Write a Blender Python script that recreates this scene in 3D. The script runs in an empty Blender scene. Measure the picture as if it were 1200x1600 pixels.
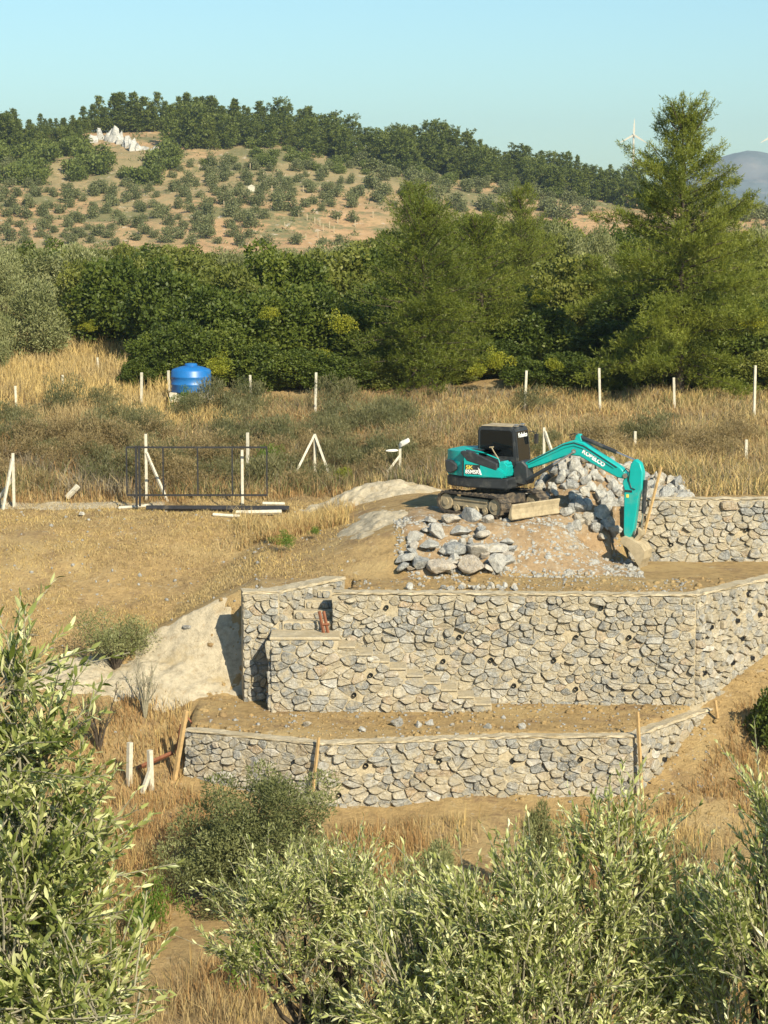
import bpy, bmesh, math, random
import numpy as np
from mathutils import Vector, Matrix
R = math.radians
rng = np.random.default_rng(11)
random.seed(7)
sc = bpy.context.scene
C = sc.collection

# ------------------------------------------------------------------ camera, sky, sun, exposure
CAMZ = 10.23
F = 3402.0                       # focal length in pixels of a 1200 x 1600 frame
PITCH = math.atan(450.0 / F)     # horizon 450 px above the middle
cam_d = bpy.data.cameras.new('camera')
cam = bpy.data.objects.new('camera', cam_d); C.objects.link(cam)
cam.location = (0, 0, CAMZ); cam.rotation_euler = (R(90) - PITCH, 0, 0)
cam_d.sensor_width = 36; cam_d.lens = 36 * F / 1600
cam_d.clip_start = 0.1; cam_d.clip_end = 20000
sc.camera = cam

SUN_AZ, SUN_EL = R(27), R(33)     # azimuth to the right of straight behind the camera
to_sun = Vector((math.sin(SUN_AZ) * math.cos(SUN_EL), -math.cos(SUN_AZ) * math.cos(SUN_EL), math.sin(SUN_EL)))
w = bpy.data.worlds.new('World'); sc.world = w; w.use_nodes = True
nt = w.node_tree; bg = nt.nodes['Background']
sky = nt.nodes.new('ShaderNodeTexSky'); sky.sky_type = 'NISHITA'; sky.sun_disc = False
sky.sun_elevation = SUN_EL; sky.sun_rotation = math.atan2(to_sun.x, to_sun.y)
sky.air_density = 1.0; sky.dust_density = 0.6; sky.ozone_density = 1.0
tint = nt.nodes.new('ShaderNodeMix'); tint.data_type = 'RGBA'; tint.blend_type = 'MULTIPLY'
tint.inputs['Factor'].default_value = 1.0
tint.inputs['B'].default_value = (0.75, 0.995, 1.05, 1)
nt.links.new(sky.outputs[0], tint.inputs['A']); nt.links.new(tint.outputs['Result'], bg.inputs[0])
bg.inputs[1].default_value = 0.086
sun_d = bpy.data.lights.new('sun', 'SUN'); sun_d.energy = 5.0; sun_d.angle = R(0.5); sun_d.color = (1.0, 0.89, 0.68)
sun = bpy.data.objects.new('sun', sun_d); C.objects.link(sun)
sun.rotation_euler = to_sun.to_track_quat('Z', 'Y').to_euler()
sc.view_settings.view_transform = 'Standard'; sc.view_settings.look = 'None'
sc.view_settings.exposure = 0.66; sc.view_settings.gamma = 1.0; sc.view_settings.use_curve_mapping = False
sc.render.engine = 'CYCLES'
cy = sc.cycles
cy.max_bounces = 5; cy.diffuse_bounces = 3; cy.glossy_bounces = 2; cy.transmission_bounces = 3
cy.transparent_max_bounces = 6; cy.volume_bounces = 0; cy.caustics_reflective = False; cy.caustics_refractive = False

# ------------------------------------------------------------------ helpers
def P(px, py, Y):
    """world point at depth Y that the survey of the photograph puts at (px, py)"""
    yv = -(py - 800.0) / F; xv = (px - 600.0) / F
    dy = math.cos(PITCH) + yv * math.sin(PITCH); dz = -math.sin(PITCH) + yv * math.cos(PITCH)
    k = Y / dy
    return Vector((xv * k, Y, CAMZ + dz * k))

def X(px, Y, py=700): return P(px, py, Y).x

def vnoise(x, y, seed=0.0):
    x = np.asarray(x, float); y = np.asarray(y, float)
    ix = np.floor(x); iy = np.floor(y); fx = x - ix; fy = y - iy
    fx = fx * fx * (3 - 2 * fx); fy = fy * fy * (3 - 2 * fy)
    def h(a, b):
        s = np.sin(a * 127.1 + b * 311.7 + seed * 74.7) * 43758.5453
        return s - np.floor(s)
    return (h(ix, iy) * (1 - fx) + h(ix + 1, iy) * fx) * (1 - fy) + (h(ix, iy + 1) * (1 - fx) + h(ix + 1, iy + 1) * fx) * fy

def fbm(x, y, seed=0.0, o=4):
    s = 0; a = .5; t = 0
    for i in range(o):
        s = s + a * vnoise(x * 2 ** i, y * 2 ** i, seed + i); t += a; a *= .5
    return s / t

def sstep(a, b, x):
    t = np.clip((x - a) / (b - a), 0, 1); return t * t * (3 - 2 * t)

def link(name, data, parent=None, loc=None, rot=None):
    o = bpy.data.objects.new(name, data); C.objects.link(o)
    if parent: o.parent = parent
    if loc is not None: o.location = loc
    if rot is not None: o.rotation_euler = rot
    return o

def tag(o, label=None, cat=None, group=None, kind=None):
    if label: o['label'] = label
    if cat: o['category'] = cat
    if group: o['group'] = group
    if kind: o['kind'] = kind
    return o

def empty(name, loc=(0, 0, 0), rz=0.0):
    o = link(name, None, None, loc, (0, 0, rz)); o.empty_display_size = .2; return o

def copy_tree(o, parent=None):
    c = o.copy(); C.objects.link(c); c.parent = parent
    for ch in list(o.children): copy_tree(ch, c)
    return c

def npmesh(name, v, f, mat=None, rnd=None, col=None, smooth=False, matidx=None):
    """v (N,3); f list of (M,k) index arrays"""
    v = np.ascontiguousarray(v, dtype=np.float32)
    if not isinstance(f, (list, tuple)): f = [f]
    me = bpy.data.meshes.new(name)
    me.vertices.add(len(v)); me.vertices.foreach_set('co', v.ravel())
    idx = np.concatenate([a.ravel() for a in f]).astype(np.int32)
    tot = np.concatenate([np.full(len(a), a.shape[1]) for a in f]).astype(np.int32)
    st = np.concatenate([[0], np.cumsum(tot)[:-1]]).astype(np.int32)
    me.loops.add(len(idx)); me.loops.foreach_set('vertex_index', idx)
    me.polygons.add(len(tot)); me.polygons.foreach_set('loop_start', st); me.polygons.foreach_set('loop_total', tot)
    if smooth: me.polygons.foreach_set('use_smooth', np.ones(len(tot), bool))
    if matidx is not None: me.polygons.foreach_set('material_index', np.asarray(matidx, np.int32))
    if rnd is not None:
        a = me.attributes.new('rnd', 'FLOAT', 'POINT'); a.data.foreach_set('value', np.asarray(rnd, np.float32))
    if col is not None:
        c4 = np.ones((len(v), 4), np.float32); c4[:, :3] = col
        a = me.attributes.new('Col', 'FLOAT_COLOR', 'POINT'); a.data.foreach_set('color', c4.ravel())
    me.update(calc_edges=True); me.validate()
    for m in (mat if isinstance(mat, (list, tuple)) else [mat]):
        if m: me.materials.append(m)
    return me

class MB:
    """collects simple solids into one mesh"""
    def __init__(s): s.v = []; s.f = []
    def add(s, v, f):
        n = len(s.v); s.v += [tuple(p) for p in v]; s.f += [tuple(i + n for i in q) for q in f]; return s
    def box(s, x0, x1, y0, y1, z0, z1, m=None):
        v = [Vector(p) for p in ((x0, y0, z0), (x1, y0, z0), (x1, y1, z0), (x0, y1, z0), (x0, y0, z1), (x1, y0, z1), (x1, y1, z1), (x0, y1, z1))]
        if m: v = [m @ p for p in v]
        return s.add(v, [(0, 3, 2, 1), (4, 5, 6, 7), (0, 1, 5, 4), (1, 2, 6, 5), (2, 3, 7, 6), (3, 0, 4, 7)])
    def prism(s, prof, y0, y1):
        """profile in x,z extruded along y"""
        n = len(prof)
        v = [(x, y0, z) for x, z in prof] + [(x, y1, z) for x, z in prof]
        f = [tuple(range(n)), tuple(range(2 * n - 1, n - 1, -1))]
        f += [(i, i + n, (i + 1) % n + n, (i + 1) % n) for i in range(n)]
        return s.add(v, f)
    def tube(s, path, r, n=6, cap=True):
        path = [Vector(p) for p in path]
        rs = r if isinstance(r, (list, tuple)) else [r] * len(path)
        v = []; up0 = None
        for i, p in enumerate(path):
            d = (path[min(i + 1, len(path) - 1)] - path[max(i - 1, 0)]).normalized()
            if up0 is None: up0 = Vector((0, 0, 1)) if abs(d.z) < .9 else Vector((1, 0, 0))
            a = d.cross(up0).normalized(); b = d.cross(a).normalized(); up0 = -b if False else up0
            if abs(d.dot(up0)) > .98: a = d.cross(Vector((0, 1, 0))).normalized(); b = d.cross(a).normalized()
            for k in range(n):
                t = 2 * math.pi * k / n
                v.append(p + (a * math.cos(t) + b * math.sin(t)) * rs[i])
        f = []
        for i in range(len(path) - 1):
            for k in range(n):
                f.append((i * n + k, i * n + (k + 1) % n, (i + 1) * n + (k + 1) % n, (i + 1) * n + k))
        if cap: f += [tuple(range(n))[::-1], tuple(range((len(path) - 1) * n, len(path) * n))]
        return s.add(v, f)
    def lathe(s, prof, n=24, c=(0, 0, 0)):
        v = []; f = []
        for r, z in prof:
            for k in range(n):
                t = 2 * math.pi * k / n; v.append((c[0] + r * math.cos(t), c[1] + r * math.sin(t), c[2] + z))
        for i in range(len(prof) - 1):
            for k in range(n): f.append((i * n + k, i * n + (k + 1) % n, (i + 1) * n + (k + 1) % n, (i + 1) * n + k))
        f += [tuple(range(n))[::-1], tuple(range((len(prof) - 1) * n, len(prof) * n))]
        return s.add(v, f)
    def mesh(s, name, mat, bevel=0.0, smooth=False, seg=1):
        me = bpy.data.meshes.new(name)
        bm = bmesh.new()
        vs = [bm.verts.new(p) for p in s.v]
        for q in s.f:
            try: bm.faces.new([vs[i] for i in q])
            except ValueError: pass
        bmesh.ops.recalc_face_normals(bm, faces=bm.faces)
        if bevel:
            ed = [e for e in bm.edges if len(e.link_faces) == 2 and e.calc_face_angle(0) > R(28)]
            bmesh.ops.bevel(bm, geom=ed, offset=bevel, segments=seg, affect='EDGES', clamp_overlap=True)
        if smooth:
            for q in bm.faces: q.smooth = True
            for e in bm.edges:
                if len(e.link_faces) == 2 and e.calc_face_angle(0) > R(38): e.smooth = False
        bm.to_mesh(me); bm.free()
        me.materials.append(mat)
        return me
    def build(s, name, mat, parent=None, bevel=0.0, smooth=False, loc=None, rot=None, seg=1):
        return link(name, s.mesh(name, mat, bevel, smooth, seg), parent, loc, rot)

# ------------------------------------------------------------------ materials
def new_mat(name):
    m = bpy.data.materials.new(name); m.use_nodes = True
    return m, m.node_tree.nodes, m.node_tree.links, m.node_tree.nodes['Principled BSDF']

def ramp(N, stops):
    r = N.new('ShaderNodeValToRGB'); e = r.color_ramp.elements
    while len(e) < len(stops): e.new(0.5)
    for k, (p, c) in enumerate(stops): e[k].position = p; e[k].color = (*c, 1)
    return r

def noise(N, L, vec, scale, detail=5, rough=.6):
    n = N.new('ShaderNodeTexNoise'); n.inputs['Scale'].default_value = scale
    n.inputs['Detail'].default_value = detail; n.inputs['Roughness'].default_value = rough
    if vec: L.new(vec, n.inputs['Vector'])
    return n.outputs['Fac']

def mixc(N, L, fac, a, b, mode='MIX'):
    m = N.new('ShaderNodeMix'); m.data_type = 'RGBA'; m.blend_type = mode
    for s, v in (('Factor', fac), ('A', a), ('B', b)):
        if hasattr(v, 'is_linked') or hasattr(v, 'links'): L.new(v, m.inputs[s] if s == 'Factor' else m.inputs[s])
        elif s == 'Factor': m.inputs['Factor'].default_value = v
        else: m.inputs[s].default_value = (*v, 1)
    return m.outputs['Result']

def bump(N, L, b, h, strength=.5, dist=.02):
    n = N.new('ShaderNodeBump'); n.inputs['Strength'].default_value = strength; n.inputs['Distance'].default_value = dist
    L.new(h, n.inputs['Height']); L.new(n.outputs[0], b.inputs['Normal'])

def plain(name, c, rough=.6, metal=0.0, var=.25, scale=6.0, dirt=None, dirt_amt=.5, spec=.4):
    """painted or worn surface: tone variation plus optional dust of another colour"""
    m, N, L, b = new_mat(name)
    tc = N.new('ShaderNodeTexCoord'); o = tc.outputs['Object']
    f = noise(N, L, o, scale, 6, .65)
    c0 = tuple(x * (1 - var) for x in c); c1 = tuple(min(1, x * (1 + var)) for x in c)
    r = ramp(N, [(.3, c0), (.7, c1)]); L.new(f, r.inputs[0]); out = r.outputs[0]
    if dirt:
        g = noise(N, L, o, scale * .45, 8, .7)
        r2 = ramp(N, [(.62 - dirt_amt * .35, (0, 0, 0)), (.78 - dirt_amt * .2, (1, 1, 1))]); L.new(g, r2.inputs[0])
        out = mixc(N, L, r2.outputs[0], out, dirt)
    L.new(out, b.inputs['Base Color'])
    b.inputs['Roughness'].default_value = rough; b.inputs['Metallic'].default_value = metal
    b.inputs['Specular IOR Level'].default_value = spec
    bump(N, L, b, f, .15, .01)
    return m

def foliage(name, ca, cb, cc, rough=.55, trans=.25, tcol=None, spec=.35):
    m, N, L, b = new_mat(name)
    at = N.new('ShaderNodeAttribute'); at.attribute_name = 'rnd'
    oi = N.new('ShaderNodeObjectInfo')
    ad = N.new('ShaderNodeMath'); ad.operation = 'ADD'
    mu = N.new('ShaderNodeMath'); mu.operation = 'MULTIPLY'; mu.inputs[1].default_value = .35
    L.new(oi.outputs['Random'], mu.inputs[0])
    L.new(at.outputs['Fac'], ad.inputs[0]); L.new(mu.outputs[0], ad.inputs[1])
    sb = N.new('ShaderNodeMath'); sb.operation = 'MULTIPLY'; sb.inputs[1].default_value = 1 / 1.35
    L.new(ad.outputs[0], sb.inputs[0])
    r = ramp(N, [(.05, ca), (.5, cb), (.97, cc)]); L.new(sb.outputs[0], r.inputs[0])
    L.new(r.outputs[0], b.inputs['Base Color'])
    b.inputs['Roughness'].default_value = rough; b.inputs['Specular IOR Level'].default_value = spec
    t = N.new('ShaderNodeBsdfTranslucent')
    tc = mixc(N, L, 1.0, r.outputs[0], tcol or (1.25, 1.3, .55), 'MULTIPLY'); L.new(tc, t.inputs['Color'])
    mx = N.new('ShaderNodeMixShader'); mx.inputs[0].default_value = trans
    L.new(b.outputs[0], mx.inputs[1]); L.new(t.outputs[0], mx.inputs[2])
    L.new(mx.outputs[0], N['Material Output'].inputs['Surface'])
    return m

def grass_mat(name):
    m, N, L, b = new_mat(name)
    at = N.new('ShaderNodeAttribute'); at.attribute_name = 'Col'
    L.new(at.outputs['Color'], b.inputs['Base Color']); b.inputs['Roughness'].default_value = .7
    b.inputs['Specular IOR Level'].default_value = .25
    t = N.new('ShaderNodeBsdfTranslucent'); L.new(at.outputs['Color'], t.inputs['Color'])
    mx = N.new('ShaderNodeMixShader'); mx.inputs[0].default_value = .25
    L.new(b.outputs[0], mx.inputs[1]); L.new(t.outputs[0], mx.inputs[2])
    L.new(mx.outputs[0], N['Material Output'].inputs['Surface'])
    return m

def stone_mat(name, stops, mortar=(.44, .38, .265), smear=.5, vein=.8):
    m, N, L, b = new_mat(name)
    oi = N.new('ShaderNodeObjectInfo'); geo = N.new('ShaderNodeNewGeometry')
    at = N.new('ShaderNodeAttribute'); at.attribute_name = 'rnd'; ad = N.new('ShaderNodeMath'); ad.operation = 'ADD'; fr = N.new('ShaderNodeMath'); fr.operation = 'FRACT'
    L.new(oi.outputs['Random'], ad.inputs[0]); L.new(at.outputs['Fac'], ad.inputs[1]); L.new(ad.outputs[0], fr.inputs[0])
    r = ramp(N, stops); L.new(fr.outputs[0], r.inputs[0]); r.color_ramp.interpolation = 'LINEAR'
    pos = geo.outputs['Position']
    f1 = noise(N, L, pos, 7.0, 7, .7)
    rv = ramp(N, [(.32, (.50, .495, .48)), (.48, (.96, .95, .93)), (.66, (1.5, 1.47, 1.38))]); L.new(f1, rv.inputs[0])
    out = mixc(N, L, vein, r.outputs[0], rv.outputs[0], 'MULTIPLY')
    wv = N.new('ShaderNodeTexWave'); wv.inputs['Scale'].default_value = 3.0; wv.inputs['Distortion'].default_value = 14
    wv.inputs['Detail'].default_value = 4; wv.inputs['Detail Scale'].default_value = 2.5; L.new(pos, wv.inputs['Vector'])
    rw = ramp(N, [(.55, (0, 0, 0)), (.95, (.35, .35, .35))]); L.new(wv.outputs['Fac'], rw.inputs[0])
    out = mixc(N, L, rw.outputs[0], out, (.62, .61, .57))
    f2 = noise(N, L, pos, 2.6, 6, .7)
    r2 = ramp(N, [(.56 - smear * .1, (0, 0, 0)), (.70 - smear * .1, (.9, .9, .9))]); L.new(f2, r2.inputs[0])
    out = mixc(N, L, r2.outputs[0], out, mortar)
    L.new(out, b.inputs['Base Color']); b.inputs['Roughness'].default_value = .85
    b.inputs['Specular IOR Level'].default_value = .25
    f3 = noise(N, L, pos, 10, 9, .75); bump(N, L, b, f3, 1.0, .09)
    return m

def ground_mat(name, base, patches, bump_d=.05, scale=1.0):
    """patches: list of (noise scale, lo, hi, colour)"""
    m, N, L, b = new_mat(name)
    geo = N.new('ShaderNodeNewGeometry'); pos = geo.outputs['Position']
    f = noise(N, L, pos, 3.0 * scale, 10, .75)
    r = ramp(N, [(.32, tuple(x * .62 for x in base)), (.5, base), (.7, tuple(min(1, x * 1.28) for x in base))]); L.new(f, r.inputs[0])
    out = r.outputs[0]
    for s, lo, hi, c in patches:
        mp = N.new('ShaderNodeMapping'); L.new(pos, mp.inputs[0]); mp.inputs['Location'].default_value = (s * 13.7, s * 5.1, 0)
        g = noise(N, L, mp.outputs[0], s, 9, .7)
        rr = ramp(N, [(lo, (0, 0, 0)), (hi, (1, 1, 1))]); L.new(g, rr.inputs[0])
        out = mixc(N, L, rr.outputs[0], out, c)
    L.new(out, b.inputs['Base Color']); b.inputs['Roughness'].default_value = .95; b.inputs['Specular IOR Level'].default_value = .1
    h = noise(N, L, pos, 9 * scale, 10, .75); bump(N, L, b, h, .9, bump_d)
    return m

M = {}
STOPS = [(0, (.19, .195, .195)), (.12, (.26, .265, .255)), (.34, (.36, .345, .305)), (.62, (.435, .40, .32)), (.8, (.47, .42, .32)), (.87, (.36, .275, .18)), (.92, (.52, .505, .46)), (1, (.21, .22, .22))]
M['stone'] = stone_mat('wall_stone', STOPS, smear=1.0)
M['rubble'] = stone_mat('rubble_stone', [(0, (.28, .285, .28)), (.3, (.38, .38, .36)), (.6, (.47, .46, .42)), (.85, (.41, .365, .285)), (1, (.24, .255, .26))], smear=.2, mortar=(.36, .29, .19))
M['boulder'] = stone_mat('boulder_stone', [(0, (.25, .26, .26)), (.4, (.37, .37, .35)), (.75, (.45, .43, .385)), (1, (.37, .30, .22))], smear=.0)
M['mortar'] = ground_mat('mortar', (.45, .385, .265), [(1.3, .5, .68, (.39, .35, .27))], .05, 2.0)
M['coping'] = ground_mat('coping_concrete', (.47, .405, .285), [(1.2, .5, .62, (.40, .33, .21)), (3.2, .55, .68, (.38, .34, .27))], .04, 2.0)
M['ground'] = ground_mat('dry_earth', (.43, .30, .14), [(.35, .5, .62, (.49, .36, .175)), (.9, .55, .66, (.30, .205, .11)), (4.5, .56, .66, (.33, .23, .12)), (2.6, .60, .68, (.50, .42, .29))], .16)
M['sand'] = ground_mat('pale_sand', (.46, .40, .29), [(1.1, .52, .66, (.42, .34, .21)), (3.3, .56, .66, (.36, .29, .19))], .07, 1.6)
M['gravel'] = ground_mat('rubble_soil', (.35, .245, .14), [(1.0, .52, .64, (.39, .31, .21)), (3.5, .55, .64, (.48, .44, .36))], .08, 1.4)
M['hill'] = ground_mat('hill_earth', (.44, .285, .15), [(.018, .46, .6, (.31, .25, .13)), (.05, .50, .58, (.19, .18, .085)), (.22, .54, .62, (.20, .18, .09)), (.35, .60, .66, (.50, .43, .33))], .5, .06)
M['mount'] = ground_mat('haze_blue_rock', (.13, .16, .17), [(.006, .5, .58, (.18, .19, .20)), (.02, .55, .62, (.22, .22, .22))], 3, .004)  # grey rock painted bluish: part of the distance haze is in its colour
M['hillrock'] = ground_mat('outcrop_rock', (.50, .49, .45), [(.4, .5, .6, (.33, .33, .31))], .3, .5)
M['white'] = plain('post_concrete', (.52, .485, .39), .85, var=.2, scale=9, dirt=(.42, .36, .26), dirt_amt=.25, spec=.15)
M['wood'] = plain('sawn_wood', (.44, .30, .14), .8, var=.25, scale=8, spec=.2)
M['oldwood'] = plain('red_brown_plank', (.21, .085, .045), .8, var=.3, scale=10, spec=.2)
M['black'] = plain('black_steel', (.022, .022, .024), .5, var=.3, scale=5, dirt=(.12, .10, .07), dirt_amt=.1)
M['tank'] = plain('blue_plastic', (.012, .135, .40), .42, var=.15, scale=2, dirt=(.10, .22, .40), dirt_amt=.3, spec=.5)
M['pipe'] = plain('black_pipe', (.03, .032, .035), .6, var=.2)
M['hole'] = plain('pipe_inside', (.008, .008, .008), .9, var=.1)
M['bag'] = plain('white_sack', (.62, .60, .55), .7, var=.12, scale=8)
M['teal'] = plain('teal_paint', (.003, .36, .34), .35, var=.08, scale=3, dirt=(.10, .36, .30), dirt_amt=.22, spec=.5)
M['dgrey'] = plain('dark_grey_panel', (.028, .032, .036), .45, var=.2, scale=7, dirt=(.10, .10, .09), dirt_amt=.25)
M['track'] = plain('track_rubber', (.05, .045, .04), .8, var=.3, scale=12, dirt=(.22, .17, .11), dirt_amt=.45, spec=.2)
M['mud'] = plain('dusty_steel', (.34, .28, .18), .85, var=.25, scale=6, dirt=(.46, .38, .25), dirt_amt=.5, spec=.2)
M['chrome'] = plain('cylinder_rod', (.6, .58, .55), .25, metal=.9, var=.08)
M['decal'] = plain('decal_white', (.8, .82, .8), .5, var=.03)
M['decaly'] = plain('decal_yellow', (.75, .62, .12), .5, var=.03)
m, N_, L_, b_ = new_mat('tinted_glass'); b_.inputs['Base Color'].default_value = (.006, .008, .009, 1); b_.inputs['Roughness'].default_value = .06
b_.inputs['Specular IOR Level'].default_value = .5; M['glass'] = m
M['bark'] = plain('bark', (.075, .06, .045), .9, var=.4, scale=10, spec=.1)
M['twig'] = plain('olive_twig', (.26, .24, .17), .8, var=.3, scale=20, spec=.2)
M['maquis'] = foliage('maquis_leaf', (.042, .066, .010), (.090, .122, .017), (.175, .20, .030), trans=.3)
M['maquis2'] = foliage('maquis_leaf_olive', (.075, .092, .016), (.14, .16, .03), (.24, .245, .055), trans=.3)
M['yellowg'] = foliage('yellow_green_leaf', (.12, .14, .012), (.22, .24, .02), (.36, .34, .03), trans=.3)
M['green'] = foliage('fresh_green_leaf', (.06, .11, .014), (.11, .18, .02), (.17, .25, .035), trans=.3)
M['pine'] = foliage('pine_needle', (.068, .092, .012), (.15, .18, .024), (.26, .28, .044), trans=.32, rough=.5)
M['pinefar'] = foliage('far_pine_needle', (.065, .088, .016), (.12, .15, .028), (.19, .215, .048), trans=.25)
M['olivefar'] = foliage('far_olive_leaf', (.085, .098, .036), (.14, .155, .06), (.22, .23, .10), trans=.2)
M['olivemid'] = foliage('mid_olive_leaf', (.095, .11, .038), (.19, .205, .08), (.34, .345, .17), trans=.22)
M['olive'] = foliage('olive_leaf', (.09, .12, .02), (.38, .41, .14), (.80, .79, .48), rough=.42, trans=.25, spec=.5)
M['brownscrub'] = foliage('dry_scrub', (.13, .095, .045), (.22, .165, .075), (.32, .25, .12), trans=.2)
M['scrub'] = foliage('scrub_leaf', (.075, .085, .035), (.13, .13, .055), (.21, .19, .09), trans=.2)
M['grass'] = grass_mat('dry_grass')

# ------------------------------------------------------------------ terrain
_ly = [-30, 0, 5, 11, 20, 30, 40, 44, 52, 57, 60, 64, 70, 76, 84, 92, 112, 130, 200, 440]
_lz = [6.5, 6, 5, 3.2, 0, -3.5, -6.0, -6.1, -5.6, -4.9, -3.1, -1.5, .2, .75, 1.75, 2.3, 3.9, 4.5, 4, 2]
def Lslope(Y): return sum(np.interp(Y + d, _ly, _lz) for d in (-1.6, -.8, 0, .8, 1.6)) / 5

def inpoly(x, y, poly):
    r = np.zeros(np.shape(x), bool); n = len(poly)
    for i in range(n):
        x0, y0 = poly[i]; x1, y1 = poly[(i + 1) % n]
        if y0 == y1: continue
        r ^= ((y0 > y) != (y1 > y)) & (x < (x1 - x0) * (y - y0) / (y1 - y0) + x0)
    return r

UP = [(-1.45, 59.95), (8.66, 59.6), (13.2, 64.75)]             # upper wall, front face
DG = [(-3.95, 60.0), (-2.95, 60.15), (-1.15, 62.55)]           # left return wall, front face
LW = [(-5.35, 57.3), (-1.65, 55.7), (3.3, 56.5), (6.65, 56.6), (9.2, 59.9)]   # lower wall
W3 = [(7.5, 66.0), (14.0, 66.2)]                               # wall behind the bucket
PU = [(-3.72, 60.35), (-2.83, 60.48), (-1.2, 62.85), (-.85, 62.6), (-1.15, 60.27), (8.55, 59.95), (14.5, 66.7), (14.5, 120), (-3.72, 120)]
PL = [(-5.2, 57.62), (-1.65, 56.03), (3.3, 56.85), (6.52, 56.95), (9.0, 60.05), (9.0, 60.3), (-3.9, 60.6), (-5.2, 60.2)]

def H(x, Y):
    x = np.asarray(x, float); Y = np.asarray(Y, float)
    nz = (fbm(x * .35, Y * .35, 3) - .5) * .5 + (fbm(x * 1.7, Y * 1.7, 9, 3) - .5) * .12
    lo = Lslope(Y) + nz * np.clip(abs(Y - 60) / 6 + .35, 0, 1.2)
    # bank left of the upper fill
    lf = np.interp(Y, [60, 64, 70, 76], [-.05, .0, .35, .75]) - .04 - .5 * np.maximum(0, -3.72 - x) - 1.7 * np.maximum(0, 62.2 - Y)
    lo = np.where((x < -3.7) & (Y > 60.2), np.maximum(lo, lf + nz * .5), lo)
    # upper terrace
    flat = np.interp(Y, [60, 64, 70, 76], [-.05, .0, .35, .75])
    ramp_ = np.interp(Y, [60, 62.8, 64.9, 66.0, 74], [-.05, 0, 1.2, 1.3, 1.32]) * (1 - sstep(4.9, 7.0, x) * (1 - sstep(65.9, 66.9, Y)))
    right = np.where(Y < 66.32, -.03, 1.83)
    a = sstep(-3.2, 1.4, x); b = sstep(7.5, 7.8, x)
    t = flat * (1 - a) + ramp_ * a; t = t * (1 - b) + right * b
    t = t + nz * np.where(Y < 62.5, .12, .3)
    t = np.where(Y > 66.5, np.maximum(t, Lslope(Y) + nz), t)
    z = np.where(inpoly(x, Y, PU), np.where(x < -3.7, lo, t), lo)
    z = np.where((x > 14.5) & (Y > 66.5), np.maximum(lo, 1.83 - .3 * (x - 14.5)), z)
    l1 = -3.08 - .06 * (59.8 - Y) + nz * .22
    return np.where(inpoly(x, Y, PL) & ~inpoly(x, Y, PU), np.maximum(l1, np.minimum(lo, -2.9)), z)

def grid_mesh(name, xs, ys, zf, mat, smooth=True):
    gx, gy = np.meshgrid(xs, ys)
    v = np.stack([gx, gy, zf(gx, gy)], -1).reshape(-1, 3)
    nx = len(xs); i = np.arange((len(ys) - 1) * nx).reshape(len(ys) - 1, nx)[:, :-1].ravel()
    return npmesh(name, v, np.stack([i, i + 1, i + nx + 1, i + nx], 1), mat, smooth=smooth)

xs = np.concatenate([np.linspace(-160, -40, 25), np.linspace(-38, -16.5, 30), np.arange(-16, -6.1, .3), np.arange(-6, 15, .16), np.linspace(15.3, 38, 36), np.linspace(40, 160, 25)])
ys = np.concatenate([np.linspace(-25, 41, 40), np.arange(42, 54.5, .3), np.arange(54.7, 68, .16), np.arange(68.3, 80, .32), np.linspace(80.5, 130, 70), np.linspace(134, 440, 40)])
tag(link('ground', grid_mesh('ground', xs, ys, H, M['ground'])), kind='structure')
pl = MB().add([(-9000, 430, 1.2), (9000, 430, 1.2), (9000, 9000, -30), (-9000, 9000, -30)], [(0, 1, 2, 3)])
tag(pl.build('plain', M['hill']), kind='structure')

# distant hill and mountain
_ra = np.array([-400, -150, 0, 150, 300, 450, 560, 700, 850, 960, 1050, 1200, 1500])
_rp = np.array([235, 215, 212, 205, 203, 207, 226, 246, 270, 287, 308, 338, 352])
HY0, HY1 = 440., 610.
def ridge_z(x): return np.interp(np.asarray(x) / HY1 * F + 600, _ra, CAMZ + (350 - _rp) / F * HY1)
def hill_z(x, Y):
    x = np.asarray(x, float); Y = np.asarray(Y, float)
    s = (Y - HY0) / (HY1 - HY0)
    sh = np.where(s < 1, sstep(-.12, 1.12, s), 1 - .35 * (s - 1))
    return 1.5 + (ridge_z(x) - 1.5) * sh + (fbm(x * .03, Y * .03, 5) - .5) * 5 * np.clip(s * 3, 0, 1) * np.clip(2 - s * 1.1, 0, 1)
tag(link('hill', grid_mesh('hill', np.linspace(-260, 330, 190), np.linspace(425, 760, 110), hill_z, M['hill'])), kind='structure')
def hill_at(px, py):
    """point of the hillside seen at px, py"""
    Ys = np.linspace(HY0, HY1 + 40, 400); k = P(px, py, 1.0)
    zr = CAMZ + (k.z - CAMZ) * Ys; zz = hill_z(k.x * Ys, Ys)
    hit = np.nonzero(zz >= zr)[0]
    Y = Ys[hit[0]] if len(hit) else HY1
    return Vector((k.x * Y, Y, float(hill_z(k.x * Y, Y))))

def mount_z(x, Y):
    s = np.clip((Y - 3900) / 700, 0, 1.4)
    px = x / 4600 * F + 600
    top = CAMZ + (350 - np.interp(px, [-800, 700, 900, 1040, 1120, 1150, 1230, 1400, 1700, 2200], [340, 335, 318, 280, 246, 241, 243, 262, 255, 300])) / F * 4600
    return -25 + (top + 25) * np.where(s < 1, sstep(0, 1, s), 1 - .8 * (s - 1)) + (fbm(x * .008, Y * .008, 2) - .5) * 50 * sstep(0, .6, s) * (1 - .75 * sstep(.7, 1, s))
tag(link('mountain', grid_mesh('mountain', np.linspace(-2500, 2500, 220), np.linspace(3850, 4900, 60), mount_z, M['mount'])), kind='structure')

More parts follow.
